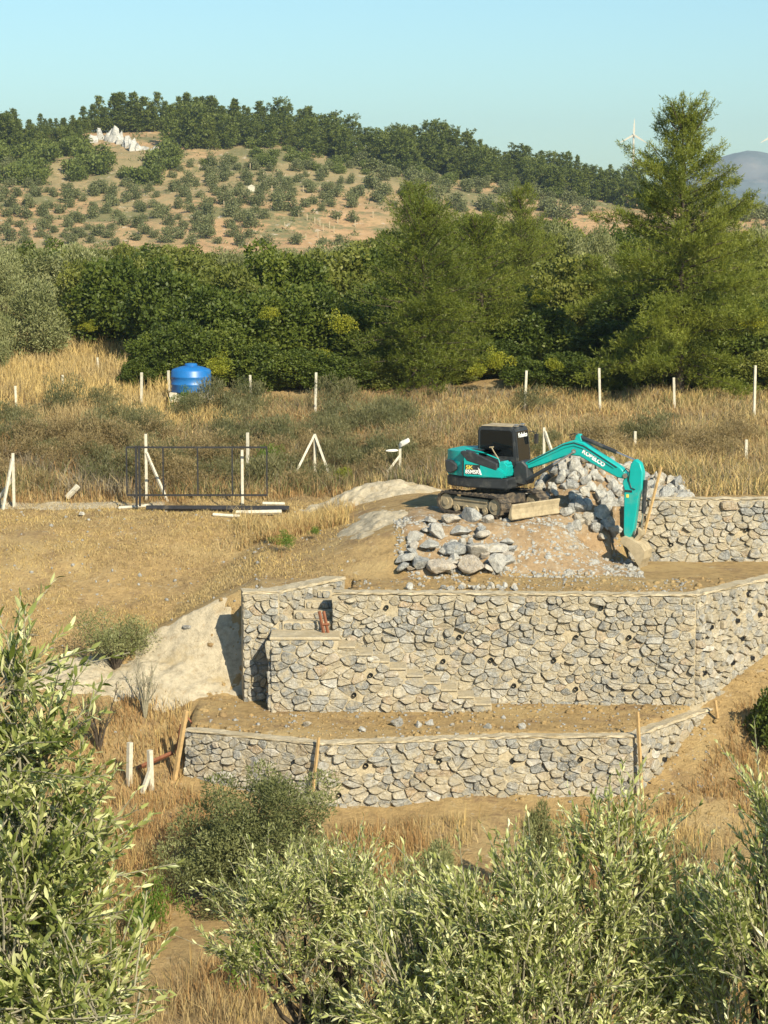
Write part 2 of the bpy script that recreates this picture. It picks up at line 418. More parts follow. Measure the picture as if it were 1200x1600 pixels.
# ------------------------------------------------------------------ masonry
def clip_poly(p, n, d):
    """keep points with dot(n, q) <= d"""
    out = []
    for i in range(len(p)):
        a = p[i]; b = p[(i + 1) % len(p)]
        da = a[0] * n[0] + a[1] * n[1] - d; db = b[0] * n[0] + b[1] * n[1] - d
        if da <= 0: out.append(a)
        if (da < 0) != (db < 0) and da != db:
            t = da / (da - db); out.append((a[0] + (b[0] - a[0]) * t, a[1] + (b[1] - a[1]) * t))
    return out

def cells(u0, u1, v0, v1, su, sv, rnd, topf=None):
    """irregular coursed rubble: jittered Voronoi cells, wider than tall"""
    pts = []
    nv = max(1, round((v1 - v0) / sv)); dv = (v1 - v0) / nv
    for j in range(nv):
        off = rnd.random() * su; u = u0 - su * .2 + off * .6
        while u < u1 + su * .3:
            pts.append((u + rnd.uniform(-.2, .2) * su, v0 + (j + .5 + rnd.uniform(-.45, .45)) * dv)); u += su * rnd.choice((.45, .6, .75, .95, 1.0, 1.3, 1.8))
    out = []; asp = su / sv * .85
    q = [(a, b * asp) for a, b in pts]
    for i, (a, b) in enumerate(q):
        if not (u0 - .05 < a < u1 + .05): continue
        vt = v1 if topf is None else min(v1, topf(a))
        poly = [(max(u0, a - 2 * su), v0 * asp), (min(u1, a + 2 * su), v0 * asp), (min(u1, a + 2 * su), vt * asp), (max(u0, a - 2 * su), vt * asp)]
        if vt - v0 < .05 or b / asp > vt: continue
        for k, (c, d) in enumerate(q):
            if k == i or abs(c - a) > 3 * su or abs(d - b) > 3 * su: continue
            n = (c - a, d - b); poly = clip_poly(poly, n, (c * c + d * d - a * a - b * b) / 2)
            if len(poly) < 3: break
        if len(poly) >= 3: out.append([(u, v / asp) for u, v in poly])
    return out

def stone_mesh(poly, rnd, gap, proud):
    """one stone from its outline: local x = along, z = up, -y = out of the wall"""
    cx = sum(p[0] for p in poly) / len(poly); cz = sum(p[1] for p in poly) / len(poly)
    area = .5 * abs(sum(poly[i][0] * poly[(i + 1) % len(poly)][1] - poly[(i + 1) % len(poly)][0] * poly[i][1] for i in range(len(poly))))
    if area < .008: return None
    w_ = [p[0] for p in poly]; h_ = [p[1] for p in poly]
    fu = max(.35, 1 - 2 * gap / max(.05, max(w_) - min(w_))); fv = max(.35, 1 - 2 * gap / max(.05, max(h_) - min(h_)))
    p = [((u - cx) * fu, (v - cz) * fv) for u, v in poly]
    q = []                                                     # cut the corners once
    for i in range(len(p)):
        a, b = p[i], p[(i + 1) % len(p)]
        if math.hypot(a[0] - b[0], a[1] - b[1]) < .02: q.append(((a[0] + b[0]) / 2, (a[1] + b[1]) / 2)); continue
        for t in (.2, .8): q.append((a[0] + (b[0] - a[0]) * t, a[1] + (b[1] - a[1]) * t))
    q = [(u * (1 + rnd.uniform(-.06, .05)), v * (1 + rnd.uniform(-.06, .05))) for u, v in q]
    n = len(q); v = []; f = []
    tu, tv = rnd.uniform(-.12, .12), rnd.uniform(-.12, .16)
    for s, d in ((1.0, .06), (.98, -proud * .5 - .01), (.86, -proud - .01)):
        for u, h in q:
            v.append((u * s, d - (u * tu + h * tv) * (d < 0) + (rnd.uniform(-.016, .016) if d < 0 else 0), h * s))
    v.append((0, -proud * 1.1, 0))
    for r in range(2):
        for i in range(n): f.append((r * n + i, r * n + (i + 1) % n, (r + 1) * n + (i + 1) % n, (r + 1) * n + i))
    for i in range(n): f.append((2 * n + i, 2 * n + (i + 1) % n, 3 * n))
    me = bpy.data.meshes.new('stone'); me.from_pydata(v, [], f); me.materials.append(M['stone'])
    return me, (cx, cz)

STONES = {}
def finish_walls(limit=296):
    """the largest stones of each wall become parts of their own, any beyond the limit one joined part"""
    for par, lst in STONES.items():
        lst.sort(key=lambda q: -q[0])
        for _, me, mt in lst[:limit]: link('stone', me, par).matrix_local = mt
        if len(lst) > limit:
            bm = bmesh.new()
            for _, me, mt in lst[limit:]:
                me.transform(mt); bm.from_mesh(me); bpy.data.meshes.remove(me)
            me = bpy.data.meshes.new('small_stones'); bm.to_mesh(me); bm.free(); me.materials.append(M['stone'])
            link('small_stones', me, par)['kind'] = 'stuff'
def face_stones(parent, a, b, v0, v1, rnd, su=.46, sv=.30, topf=None, gap=.008, holes=()):
    """stones and weep pipes on the wall face from plan point a to plan point b"""
    pts = [Vector(q) for q in (a if isinstance(a, list) else [a, b])]; cum = [0.0]
    for q0, q1 in zip(pts, pts[1:]): cum.append(cum[-1] + (q1 - q0).length)
    Ln = cum[-1]
    def at_u(u):
        k = max(i for i in range(len(pts) - 1) if cum[i] <= max(u, 0)); d = (pts[k + 1] - pts[k]).normalized()
        q = pts[k] + d * (u - cum[k]); return q.x, q.y, math.atan2(d.y, d.x)
    for poly in cells(0, Ln, v0, v1, su, sv, rnd, topf):
        r = stone_mesh(poly, rnd, gap, rnd.choice((.02, .035, .05, .07, .09, .13)))
        if not r: continue
        me, (u, v) = r
        if any(abs(u - hu) < .16 and abs(v - hv) < .13 for hu, hv in holes): continue
        at = me.attributes.new('rnd', 'FLOAT', 'POINT'); at.data.foreach_set('value', np.full(len(me.vertices), rnd.random(), np.float32))
        w_ = [p[0] for p in poly]; h_ = [p[1] for p in poly]
        STONES.setdefault(parent, []).append(((max(w_) - min(w_)) * (max(h_) - min(h_)), me, Matrix.Translation((*at_u(u)[:2], v)) @ Matrix.Rotation(at_u(u)[2], 4, 'Z')))
    for hu, hv in holes:
        pm = MB().tube([(0, .1, 0), (0, -.09, 0)], .065, 10, cap=False).tube([(0, -.09, 0), (0, .08, 0)], .052, 10, cap=False)
        o = pm.build('weep_pipe', M['pipe'], parent, loc=(*at_u(hu)[:2], hv), rot=(0, 0, at_u(hu)[2]))
        MB().tube([(0, .06, 0), (0, .03, 0)], .054, 10).build('pipe_bore', M['hole'], o)

def core(name, poly, th, z0, z1, mat, parent, bevel=0.0):
    """thick wall following a plan polyline; the front face is the polyline"""
    pts = [Vector(p) for p in poly]; off = []
    for i, p in enumerate(pts):
        n = Vector((0, 0))
        for q0, q1 in ((i - 1, i), (i, i + 1)):
            if q0 >= 0 and q1 < len(pts):
                d = (pts[q1] - pts[q0]).normalized(); n += Vector((-d.y, d.x))
        n.normalize(); off.append(p + n * th)
    mb = MB(); n = len(pts)
    v = [(p.x, p.y, z0) for p in pts] + [(p.x, p.y, z0) for p in off] + [(p.x, p.y, z1) for p in pts] + [(p.x, p.y, z1) for p in off]
    f = []
    for i in range(n - 1):
        f += [(i, i + 1, 2 * n + i + 1, 2 * n + i), (n + i + 1, n + i, 3 * n + i, 3 * n + i + 1), (2 * n + i, 2 * n + i + 1, 3 * n + i + 1, 3 * n + i), (i, n + i, n + i + 1, i + 1)]
    f += [(0, 2 * n, 3 * n, n), (n - 1, 2 * n - 1, 4 * n - 1, 3 * n - 1)]
    mb.add(v, f)
    o = mb.build(name, mat, parent, bevel)
    if name == 'coping':                                       # hand-laid mortar cap: uneven edges
        bm = bmesh.new(); bm.from_mesh(o.data)
        for _ in range(7):
            lg = [e for e in bm.edges if e.calc_length() > .30]
            if not lg: break
            bmesh.ops.subdivide_edges(bm, edges=lg, cuts=1, use_grid_fill=True)
        bmesh.ops.triangulate(bm, faces=[q for q in bm.faces if len(q.verts) > 4]); rj = random.Random(4)
        for q in bm.verts: q.co += Vector((rj.uniform(-.03, .03), rj.uniform(-.035, .035), rj.uniform(-.02, .018)))
        bm.to_mesh(o.data); bm.free()
    return o

def coping_poly(poly, o):
    pts = [Vector(p) for p in poly]; out = []
    for i, p in enumerate(pts):
        n = Vector((0, 0))
        for q0, q1 in ((i - 1, i), (i, i + 1)):
            if q0 >= 0 and q1 < len(pts):
                d = (pts[q1] - pts[q0]).normalized(); n += Vector((d.y, -d.x))
        n.normalize(); q = p + n * o; out.append((q.x, q.y))
    return out

def hole_grid(Ln, v0, v1, rnd, du=1.55, rows=4):
    hs = []
    for j in range(rows):
        u = .6 + (j % 2) * du * .5 + rnd.uniform(-.15, .15)
        while u < Ln - .3:
            if rnd.random() < .7: hs.append((u + rnd.uniform(-.15, .15), v0 + (v1 - v0) * (j + .6) / rows + rnd.uniform(-.08, .08)))
            u += du
    return hs

rw = random.Random(3)
wall = tag(empty('retaining_wall', (0, 0, 0)), 'tall grey rubble stone retaining wall below the excavator terrace', 'wall')
core('mortar_core', UP, .55, -4.2, -.02, M['mortar'], wall)
core('coping', coping_poly(UP, .05), .46, -.018, .05, M['coping'], wall, .015)
L1 = (Vector(UP[1]) - Vector(UP[0])).length
face_stones(wall, UP[0], UP[1], -3.25, -.03, rw, .34, .19, holes=hole_grid(L1, -3.1, -.1, rw))
face_stones(wall, UP[1], (12.3, 63.73), -3.1, -.03, rw, .36, .20, holes=hole_grid(4.2, -2.6, -.1, rw, 1.3, 4))

ret = tag(empty('return_wall'), 'short stone wall angling back beside the top of the steps', 'wall')
core('mortar_core', DG, .55, -4.2, -.02, M['mortar'], ret)
core('coping', coping_poly(DG, .04), .60, -.018, .05, M['coping'], ret, .015)
face_stones(ret, DG[0], DG[1], -3.3, -.03, rw, .31, .21)
face_stones(ret, DG[1], DG[2], -1.3, -.03, rw, .34, .21)

low = tag(empty('retaining_wall'), 'low rubble stone retaining wall with pale coping at the slope foot', 'wall')
core('mortar_core', LW, .5, -6.6, -3.30, M['mortar'], low)
core('coping', coping_poly(LW, .05), .40, -3.298, -3.235, M['coping'], low, .015)
face_stones(low, LW[:4], None, -5.45, -3.31, rw, .35, .195, holes=hole_grid(12.3, -5.1, -3.5, rw, 1.9, 2))
face_stones(low, LW[3], LW[4], -5.35, -3.31, rw, .38, .215, holes=hole_grid(4.1, -5.1, -3.5, rw, 1.5, 3))

w3 = tag(empty('retaining_wall'), 'rough stone wall at right behind the excavator bucket', 'wall')
core('mortar_core', W3, .55, -1.0, 1.86, M['mortar'], w3)
core('coping', coping_poly(W3, .03), .40, 1.862, 1.91, M['coping'], w3, .015)
face_stones(w3, W3[0], (12.8, 66.16), -.15, 1.85, rw, .36, .22, holes=[(3.6, .95), (1.3, .5)])

# stone stair in front of the tall wall
st = tag(empty('stone_stair'), 'stone staircase descending along the face of the tall wall', 'stairs')
SX0, SX1, SF = -3.12, -1.35, 58.95
core('mortar_core', [(SX0, SF), (SX1 + .1, SF)], 1.02, -4.2, -1.12, M['mortar'], st)
MB().box(SX0 - .03, SX1 + .13, SF - .04, 60.3, -1.118, -1.04).build('landing', M['coping'], st, .015)
NS = 9; run = .47; rise = .2
for k in range(NS):
    x0 = SX1 + .1 + k * run; z = -1.1 - rise * (k + 1)
    MB().box(x0 + .002, x0 + run, SF + .003 * (k % 2), 59.96, -4.2, z - .06).box(x0 - .01, x0 + run - .012, SF - .05, 59.94, z - .058, z).build('step', M['mortar'], st, .012)
LT = SX1 + .1 - SX0
def stair_top(u): return -1.13 if u < LT else -1.1 - rise * (int((u - LT) / run) + 1) - .07
face_stones(st, (SX0, SF), (SX1 + .1 + NS * run, SF), -3.3, -1.12, rw, .37, .215, topf=stair_top, holes=[(1.35, -1.75), (1.05, -2.6), (2.3, -2.65), (2.75, -2.1)])
face_stones(st, (SX0, 60.0), (SX0, SF), -3.3, -1.13, rw, .4, .29)
for k in range(4):
    z = -1.04 + .23 * (k + 1); y0 = 60.05 + .42 * k
    xl = -2.85 + .30 * k
    MB().box(xl, -1.46, y0, y0 + (2.6 - .55 * k), z - .25, z).build('step', M['mortar'], st, .012)
    face_stones(st, (xl + .05, y0), (-1.5, y0), z - .23, z - .03, rw, .30, .2)

finish_walls()
# ------------------------------------------------------------------ rocks
def rock_mesh(name, seed, mat, sub=1, rough=.35, flat=.8):
    rr = random.Random(seed); bm = bmesh.new(); bmesh.ops.create_icosphere(bm, subdivisions=sub, radius=1)
    pl_ = [(Vector((rr.gauss(0, 1), rr.gauss(0, 1), rr.gauss(0, 1))).normalized(), rr.uniform(.42, .85)) for _ in range(13)]
    for v in bm.verts:
        for n, d in pl_:
            e = v.co.dot(n) - d
            if e > 0: v.co -= n * e * .97
        v.co *= 1 + rr.uniform(-rough, rough) * .10; v.co.z *= flat
    me = bpy.data.meshes.new(name); bm.to_mesh(me); bm.free(); me.materials.append(mat); return me

boul = [rock_mesh('boulder', 20 + i, M['boulder'], 3, .3, .85) for i in range(6)]
rub = [rock_mesh('rubble_stone', 40 + i, M['rubble'], 2, .5, .9) for i in range(8)]

# boulders heaped at the foot of the rubble slope (px, py, Y, radius m)
BL = [(632, 872, 63.4, .30), (655, 880, 63.1, .33), (690, 885, 62.95, .42), (738, 885, 62.9, .46), (778, 885, 63.0, .38), (670, 850, 63.8, .33),
      (707, 856, 63.7, .36), (742, 860, 63.6, .38), (775, 862, 63.7, .33), (650, 848, 64.3, .26), (683, 833, 64.4, .33), (722, 838, 64.5, .3),
      (755, 838, 64.4, .27), (790, 880, 63.2, .26), (705, 812, 65.3, .28), (738, 808, 65.6, .36), (765, 812, 65.2, .22), (672, 815, 65.2, .22), (628, 885, 63.0, .22), (800, 862, 63.8, .2)]
BX = [(rw.uniform(622, 792), rw.uniform(822, 888), rw.uniform(62.9, 64.6), rw.uniform(.12, .24)) for _ in range(34)]
BLAB = ['leftmost rounded boulder of the heap beside the sandy slope', 'grey boulder second from left along the bottom of the heap', 'large pale boulder lying at the front of the heap',
        'largest veined grey boulder at the front centre of the heap', 'upright boulder at the front right of the heap']
for i, (px, py, Y, r) in enumerate(BL):
    p = P(px, py, Y); o = link('boulder', boul[i % 6], None, (p.x, Y, max(p.z, float(H(p.x, Y)) + r * .6)), (rw.uniform(-.3, .3), rw.uniform(-.3, .3), rw.uniform(0, 6)))
    s = r * 1.05; o.scale = (s * rw.uniform(1.0, 1.3), s * rw.uniform(.85, 1.1), s * rw.uniform(.8, 1.0))
    tag(o, BLAB[i] if i < 5 else ['grey boulder resting on the left of the front row', 'boulder above the large pale one in the heap', 'blue grey rounded boulder in the middle of the heap', 'whitish boulder at the right of the second row', 'small boulder at the left edge of the second row', 'boulder at the top left of the heap', 'boulder at the top centre of the heap', 'boulder at the top right of the heap', 'small boulder at the right end of the front row', 'boulder just under the excavator track, left one', 'large boulder just under the excavator track, middle one', 'small boulder under the excavator track near the blade', 'small boulder high at the left below the track', 'lowest leftmost small boulder of the heap', 'small boulder at the far right of the second row'][i - 5], 'boulder', 'boulders heaped below the excavator')

gx, gy = np.meshgrid(np.linspace(.1, 7.6, 90), np.linspace(62.4, 68.5, 80))
ed = sstep(0, .5, np.minimum(np.minimum(gx - .1 - .6 * fbm(gy, gy * 0, 2), 7.6 - gx), gy - 62.45 - .5 * fbm(gx * .9, gx * 0 + 3, 8)))
zz = H(gx, gy) - .1 + .14 * ed + (fbm(gx * 3, gy * 3, 17) - .5) * .12
i = np.arange(79 * 90).reshape(79, 90)[:, :-1].ravel()
tag(link('rubble_bank', npmesh('rubble_bank', np.stack([gx, gy, zz], -1).reshape(-1, 3), np.stack([i, i + 1, i + 91, i + 90], 1), M['gravel'], smooth=True)), kind='structure')
gx, gy = np.meshgrid(np.linspace(-15, -7.6, 60), np.linspace(73.7, 75.3, 20))
i = np.arange(19 * 60).reshape(19, 60)[:, :-1].ravel()
tag(link('path', npmesh('path', np.stack([gx, gy, H(gx, gy) - .03 + .06 * sstep(0, .35, np.minimum(gy - 73.75 - .4 * fbm(gx, gx * 0, 4), 75.3 - gy))], -1).reshape(-1, 3), np.stack([i, i + 1, i + 61, i + 60], 1), M['sand'], smooth=True)), kind='structure')
for i, (px, py, Y, r) in enumerate(BX):
    x = X(px, Y, py); o = link('heap_stone', boul[(i * 5 + 2) % 6], None, (x, Y, float(H(x, Y)) + r * .5 + .06), (rw.uniform(-.6, .6), rw.uniform(-.6, .6), rw.uniform(0, 6)))
    o.scale = (r * rw.uniform(1, 1.4), r, r * rw.uniform(.7, 1)); tag(o, 'smaller grey stone wedged among the boulders of the heap', 'stone', 'small stones of the boulder heap')
# rubble mound beside the boom
def mound(name, cx, cy, rx, ry, h, mat, seed, base=None, n=84, pw=1.3):
    t = np.linspace(-1.15, 1.15, n); gx, gy = np.meshgrid(t, t)
    r = np.sqrt(gx ** 2 + gy ** 2) + (fbm(gx * 2.2 + seed, gy * 2.2, seed) - .5) * .45
    x = cx + gx * rx; y = cy + gy * ry
    z = H(x, y) - .12 + h * np.clip(1 - r ** pw, -.15, 1) + (fbm(x * 1.6, y * 1.6, seed + 4) - .5) * (.16 + .3 * h) + (fbm(x * 6, y * 6, seed + 9, 2) - .5) * .09
    v = np.stack([x, y, z], -1).reshape(-1, 3); i = np.arange((n - 1) * n).reshape(n - 1, n)[:, :-1].ravel()
    return npmesh(name, v, np.stack([i, i + 1, i + n + 1, i + n], 1), mat, smooth=True), (lambda a, b: None)

def pile_h(x, y):
    px = x / y * F + 600
    top = np.interp(px, [800, 835, 870, 920, 960, 1000, 1040, 1080, 1110], [1.2, 1.55, 2.5, 2.7, 2.45, 2.25, 2.1, 1.95, 1.75])
    d = np.interp(y, [65.2, 65.9, 66.8, 69.2, 70.2, 72.5], [-.4, .12, .5, 1, 1, 0])
    return np.where(d < 0, -.4, .3 + (top - .3) * d)
pile = tag(empty('rubble_pile', (5.8, 69, 1)), 'heap of broken white grey rubble behind the excavator boom', 'rubble pile')
gx, gy = np.meshgrid(np.linspace(4.2, 9.8, 60), np.linspace(65.4, 72.5, 60))
z = np.maximum(pile_h(gx, gy) - .1, H(gx, gy) - .15) + (fbm(gx * 2, gy * 2, 1) - .5) * .3
z = np.where((gx > 7.0) & (gy < 66.7), np.where(gy < 66.4, -.6, 1.6), z)
i = np.arange(59 * 60).reshape(59, 60)[:, :-1].ravel()
o = link('mound', npmesh('mound', np.stack([gx, gy, z], -1).reshape(-1, 3), np.stack([i, i + 1, i + 61, i + 60], 1), M['gravel'], smooth=True)); o.parent = pile; o.matrix_parent_inverse = Matrix.Translation((-5.8, -69, -1))
k = 0
while k < 290:
    x = rw.uniform(3.9, 9.6); y = rw.uniform(66.0, 70.8)
    if x < 4.75 + (69 - y) * .3 and y < 69: continue
    if x > 7.2 and y < 66.5: continue
    zz = float(np.maximum(pile_h(x, y), H(x, y)))
    o = link('rubble_stone', rub[k % 8], pile, (x - 5.8, y - 69, zz - 1 + rw.uniform(-.05, .1)), (rw.uniform(0, 6), rw.uniform(0, 6), rw.uniform(0, 6)))
    s = rw.choice((.12, .15, .18, .2, .24, .29)); o.scale = (s * rw.uniform(.9, 1.4), s, s); k += 1

def rock_scatter(name, pts, sizes, mat, seed):
    rr = np.random.default_rng(seed)
    bm = bmesh.new(); bmesh.ops.create_icosphere(bm, subdivisions=1, radius=1); bm.verts.ensure_lookup_table()
    bv = np.array([v.co for v in bm.verts])[:12] if False else np.array([v.co for v in bm.verts]); bf = np.array([[v.index for v in q.verts] for q in bm.faces]); bm.free()
    n = len(pts); nv = len(bv)
    V = bv[None] * (1 + rr.uniform(-.32, .32, (n, nv, 1)))
    ax = rr.uniform(.65, 1.35, (n, 1, 3)); V = V * ax
    t = rr.uniform(0, 6.28, n); c, s = np.cos(t), np.sin(t)
    Rm = np.zeros((n, 3, 3)); Rm[:, 0, 0] = c; Rm[:, 0, 1] = -s; Rm[:, 1, 0] = s; Rm[:, 1, 1] = c; Rm[:, 2, 2] = .85
    V = np.einsum('nij,nkj->nki', Rm, V) * np.asarray(sizes)[:, None, None] + np.asarray(pts)[:, None]
    Fc = (bf[None] + (np.arange(n) * nv)[:, None, None]).reshape(-1, 3)
    return npmesh(name, V.reshape(-1, 3), Fc, mat)

n = 9500
x = rng.uniform(.3, 7.6, n); y = rng.uniform(62.6, 66.6, n)
edge = 62.75 + .35 * (fbm(x * .9, x * 0 + 3, 8) - .5) * 2 + np.where(x < .8, (.8 - x) * 2, 0)
keep = (y > edge) & ~((x > 7.3) & (y > 65.9)) & (fbm(x * .8, y * .8, 4, 3) + rng.uniform(-.28, .28, n) > .40); x, y = x[keep], y[keep]
sz = np.exp(rng.normal(-3.75, .55, len(x))).clip(.012, .12)
tag(link('slope_rubble', rock_scatter('slope_rubble', np.stack([x, y, H(x, y) + sz * .25], -1), sz, M['rubble'], 5)), 'loose stone chippings covering the slope under the excavator', 'rubble', kind='stuff')

# stones scattered on the terraces
n = 900
x = rng.uniform(-5, 9, n); y = rng.uniform(56.2, 62.6, n); keep = ~((x < -1) & (y > 58.6)); x, y = x[keep], y[keep]
sz = np.exp(rng.normal(-3.6, .45, len(x))).clip(.012, .09)
x2 = rng.uniform(-15, -1, 700); y2 = rng.uniform(58, 75, 700); sz2 = np.exp(rng.normal(-3.7, .5, 700)).clip(.012, .08)
x = np.r_[x, x2]; y = np.r_[y, y2]; sz = np.r_[sz, sz2]
tag(link('pebbles', rock_scatter('pebbles', np.stack([x, y, H(x, y) + sz * .2], -1), sz, M['rubble'], 6)), 'small pebbles strewn over the bare earth', 'pebbles', kind='stuff')
n = 4000
x = np.r_[rng.uniform(-5, 9, 2200), rng.uniform(8.5, 13, 1000), rng.uniform(-14, -3, 800)]; y = np.r_[rng.uniform(56.2, 62.6, 2200), rng.uniform(54, 63, 1000), rng.uniform(56, 62, 800)]
sz = np.exp(rng.normal(-3.4, .5, n)).clip(.015, .11) * np.where(rng.random(n) < .5, .6, 1); keep = ~((x < -1) & (x > -4) & (y > 58.6))
tag(link('earth_clods', rock_scatter('earth_clods', np.stack([x, y, H(x, y) + sz * .1], -1)[keep], sz[keep], M['ground'], 8)), 'clods of dry earth on the terraces and slopes', 'earth', kind='stuff')
LS = [(292, 986, None, .17, 'pale loose stone on the field left of the steps'), (372, 812, None, .0, ''), (128, 806, None, .13, 'small whitish stone on the grass near the gate'),
      (620, 1143, 57.6, .19, 'upright white stone on the earth strip between walls'), (655, 1143, 57.5, .14, 'low whitish stone beside the upright white stone'), (672, 1145, 57.6, .12, 'small grey stone right of the two white stones on the strip'),
      (762, 1148, 57.3, .13, 'pale stone on the strip near the middle of the low wall'), (815, 1150, 57.3, .13, 'pale stone above the low wall coping, right of centre'), (480, 1140, 57.5, .14, 'flat pale stone on the strip by the left wooden stake'), (565, 1152, 57.1, .12, 'small pale stone just behind the low wall coping'),
      (535, 912, 62.5, .2, 'dark grey stone at the end of the angled wall'), (640, 925, 60.9, .15, 'grey stone behind the coping of the tall wall'), (865, 940, 60.2, .0, '')]
for i, (px, py, Y, r, lab) in enumerate(LS):
    if not r: continue
    if Y is None:
        Ys = np.linspace(58, 80, 300); k = P(px, py, 1.); zz = H(k.x * Ys, Ys); q = np.nonzero(zz >= CAMZ + (k.z - CAMZ) * Ys)[0]; Y = Ys[q[0]] if len(q) else 70
    p = P(px, py, Y)
    o = link('loose_stone', rub[i % 8], None, (p.x, Y, float(H(p.x, Y)) + r * .4), (rw.uniform(-.4, .4), rw.uniform(-.4, .4), rw.uniform(0, 6))); o.scale = (r * 1.3, r, r)
    tag(o, lab, 'stone', 'loose stones on the ground')
for i in range(16):
    px = 695 + i * 7.5 + rw.uniform(-3, 3); Y = 60.75 + rw.uniform(-.1, .35); p = P(px, 925, Y); r = rw.uniform(.08, .15)
    o = link('loose_stone', rub[i % 8], None, (p.x, Y, float(H(p.x, Y)) + r * .5), (rw.uniform(0, 6), rw.uniform(0, 6), rw.uniform(0, 6))); o.scale = (r * 1.2, r, r)
    tag(o, 'grey white stone in the little row behind the tall wall coping', 'stone', 'row of stones behind the tall wall')

for nm, lab, a in (('sand_heap', 'pale grey heap of sand spread left of the steps', (-6.0, 61.2, 2.75, 1.6, .42, M['sand'], 2)),
                   ('sand_heap', 'long low pale sand heap between gate and excavator', (-.35, 73.2, 2.4, 1.3, .62, M['sand'], 5)),
                   ('sand_heap', 'tongue of pale sand spilling down left of the boulders', (-.35, 67.3, 1.35, 3.0, .35, M['sand'], 7)),
                   ('sand_heap', 'small pale sand heap in front of the leaning small olive', (-8.9, 61.3, 1.6, 1.1, .45, M['sand'], 9))):
    tag(link(nm, mound(nm, *a)[0]), lab, 'sand heap')

# ------------------------------------------------------------------ excavator
EX = P(770, 800, 67.2); EXZ = 1.32
exc = tag(empty('excavator', (EX.x, 67.2, EXZ)), 'teal tracked excavator with dark cab reaching its bucket down the rubble', 'excavator')
T, D = M['teal'], M['dgrey']
und = link('undercarriage', None, exc, (0, 0, 0), (0, 0, R(-45)))
def track_prof(off):
    pr = []; Ln, r = 1.02, .33
    for k in range(13): t = R(90 + 180 * k / 12); pr.append((-Ln + (r + off) * math.cos(t), .36 + (r + off) * math.sin(t)))
    for k in range(13): t = R(-90 + 180 * k / 12); pr.append((Ln + (r + off) * math.cos(t), .36 + (r + off) * math.sin(t)))
    return pr
for sgn in (-1, 1):
    y0, y1 = sgn * .87 - .23, sgn * .87 + .23
    mb = MB(); outp, inp = track_prof(0), track_prof(-.06); n = len(outp)
    v = [(x, y, z) for y in (y0, y1) for pr in (outp, inp) for x, z in pr]; f = []
    for i in range(n):
        j = (i + 1) % n
        f += [(i, j, 2 * n + j, 2 * n + i), (n + j, n + i, 3 * n + i, 3 * n + j), (i, n + i, n + j, j), (2 * n + i, 2 * n + j, 3 * n + j, 3 * n + i)]
    mb.add(v, f)
    per = 4 * 1.02 + 2 * math.pi * .33; ng = 34                # grousers round the belt
    for k in range(ng):
        s = per * k / ng
        if s < 2.04: x, z, a = 1.02 - s, .69, 0
        elif s < 2.04 + math.pi * .33: a = (s - 2.04) / .33; x, z = -1.02 - .33 * math.sin(a), .36 + .33 * math.cos(a)
        elif s < 4.08 + math.pi * .33: x, z, a = -1.02 + (s - 2.04 - math.pi * .33), .03, math.pi
        else: b2 = (s - 4.08 - math.pi * .33) / .33; x, z = 1.02 + .33 * math.sin(b2), .36 - .33 * math.cos(b2); a = math.pi + b2
        mm = Matrix.Translation((x, sgn * .87, z)) @ Matrix.Rotation(-a, 4, 'Y')
        mb.box(-.022, .022, -.235, .235, -.01, .03, mm)
    tr = mb.build('track', M['track'], exc, rot=(0, 0, R(-45)))
    MB().box(-1.0, 1.0, sgn * .87 - .13, sgn * .87 + .13, .24, .48).box(-.7, .7, sgn * .87 + sgn * .1 - .06, sgn * .87 + sgn * .1 + .06, .42, .55).build('track_frame', M['mud'], tr, .03)
    for xx, rr_ in ((-1.02, .25), (1.02, .25), (-.6, .11), (-.2, .11), (.2, .11), (.6, .11)):
        zc = .36 if rr_ > .2 else .2
        MB().tube([(xx, sgn * .87 - .17, zc), (xx, sgn * .87 + .17, zc)], rr_, 14).tube([(xx, sgn * .87 - .2, zc), (xx, sgn * .87 + .2, zc)], rr_ * .45, 10).build('roller', M['mud'], tr)
MB().box(-.75, .75, -.7, .7, .34, .68).tube([(0, 0, .66), (0, 0, .86)], .52, 20).build('carbody', M['track'], exc, .03, rot=(0, 0, R(-45)))
bld = MB().prism([(1.62, .08), (1.75, .02), (1.80, .06), (1.76, .2), (1.77, .36), (1.82, .5), (1.76, .52), (1.68, .36)], -1.1, 1.1).build('dozer_blade', M['mud'], exc, .012, rot=(0, 0, R(-45)))
for sgn in (-1, 1):
    MB().box(.7, 1.68, sgn * .5 - .07, sgn * .5 + .07, .22, .38).build('push_arm', M['track'], bld)
bpy.data.objects.remove(und)

HU = R(-27)
def up(mb, name, mat, bevel=0.0, smooth=False, parent=None, seg=1):
    o = mb.build(name, mat, parent or exc, bevel, smooth, seg=seg)
    if parent is None: o.rotation_euler = (0, 0, HU)
    return o
# revolving frame and counterweight (rounded tail)
def tail(z0, z1, x_front, rad, wdt, ins=0):
    pts = []
    for k in range(17):
        t = R(90 + 180 * k / 16); pts.append((max(-rad, 1.18 * (rad) * math.cos(t)) + ins, (wdt - ins) * math.sin(t)))
    pts = [(x_front, wdt - ins)] + pts + [(x_front, -(wdt - ins))]
    return pts
def plate(mb, pts, z0, z1):
    n = len(pts); v = [(x, y, z0) for x, y in pts] + [(x, y, z1) for x, y in pts]
    f = [tuple(range(n))[::-1], tuple(range(n, 2 * n))] + [(i, (i + 1) % n, n + (i + 1) % n, n + i) for i in range(n)]
    return mb.add(v, f)
up(plate(MB(), tail(0, 0, .95, 1.33, 1.08), .88, 1.20), 'revolving_frame', D, .04, True, seg=2)
up(plate(MB(), tail(0, 0, -.40, 1.31, 1.06), 1.22, 1.98), 'counterweight', T, .09, True, seg=3)
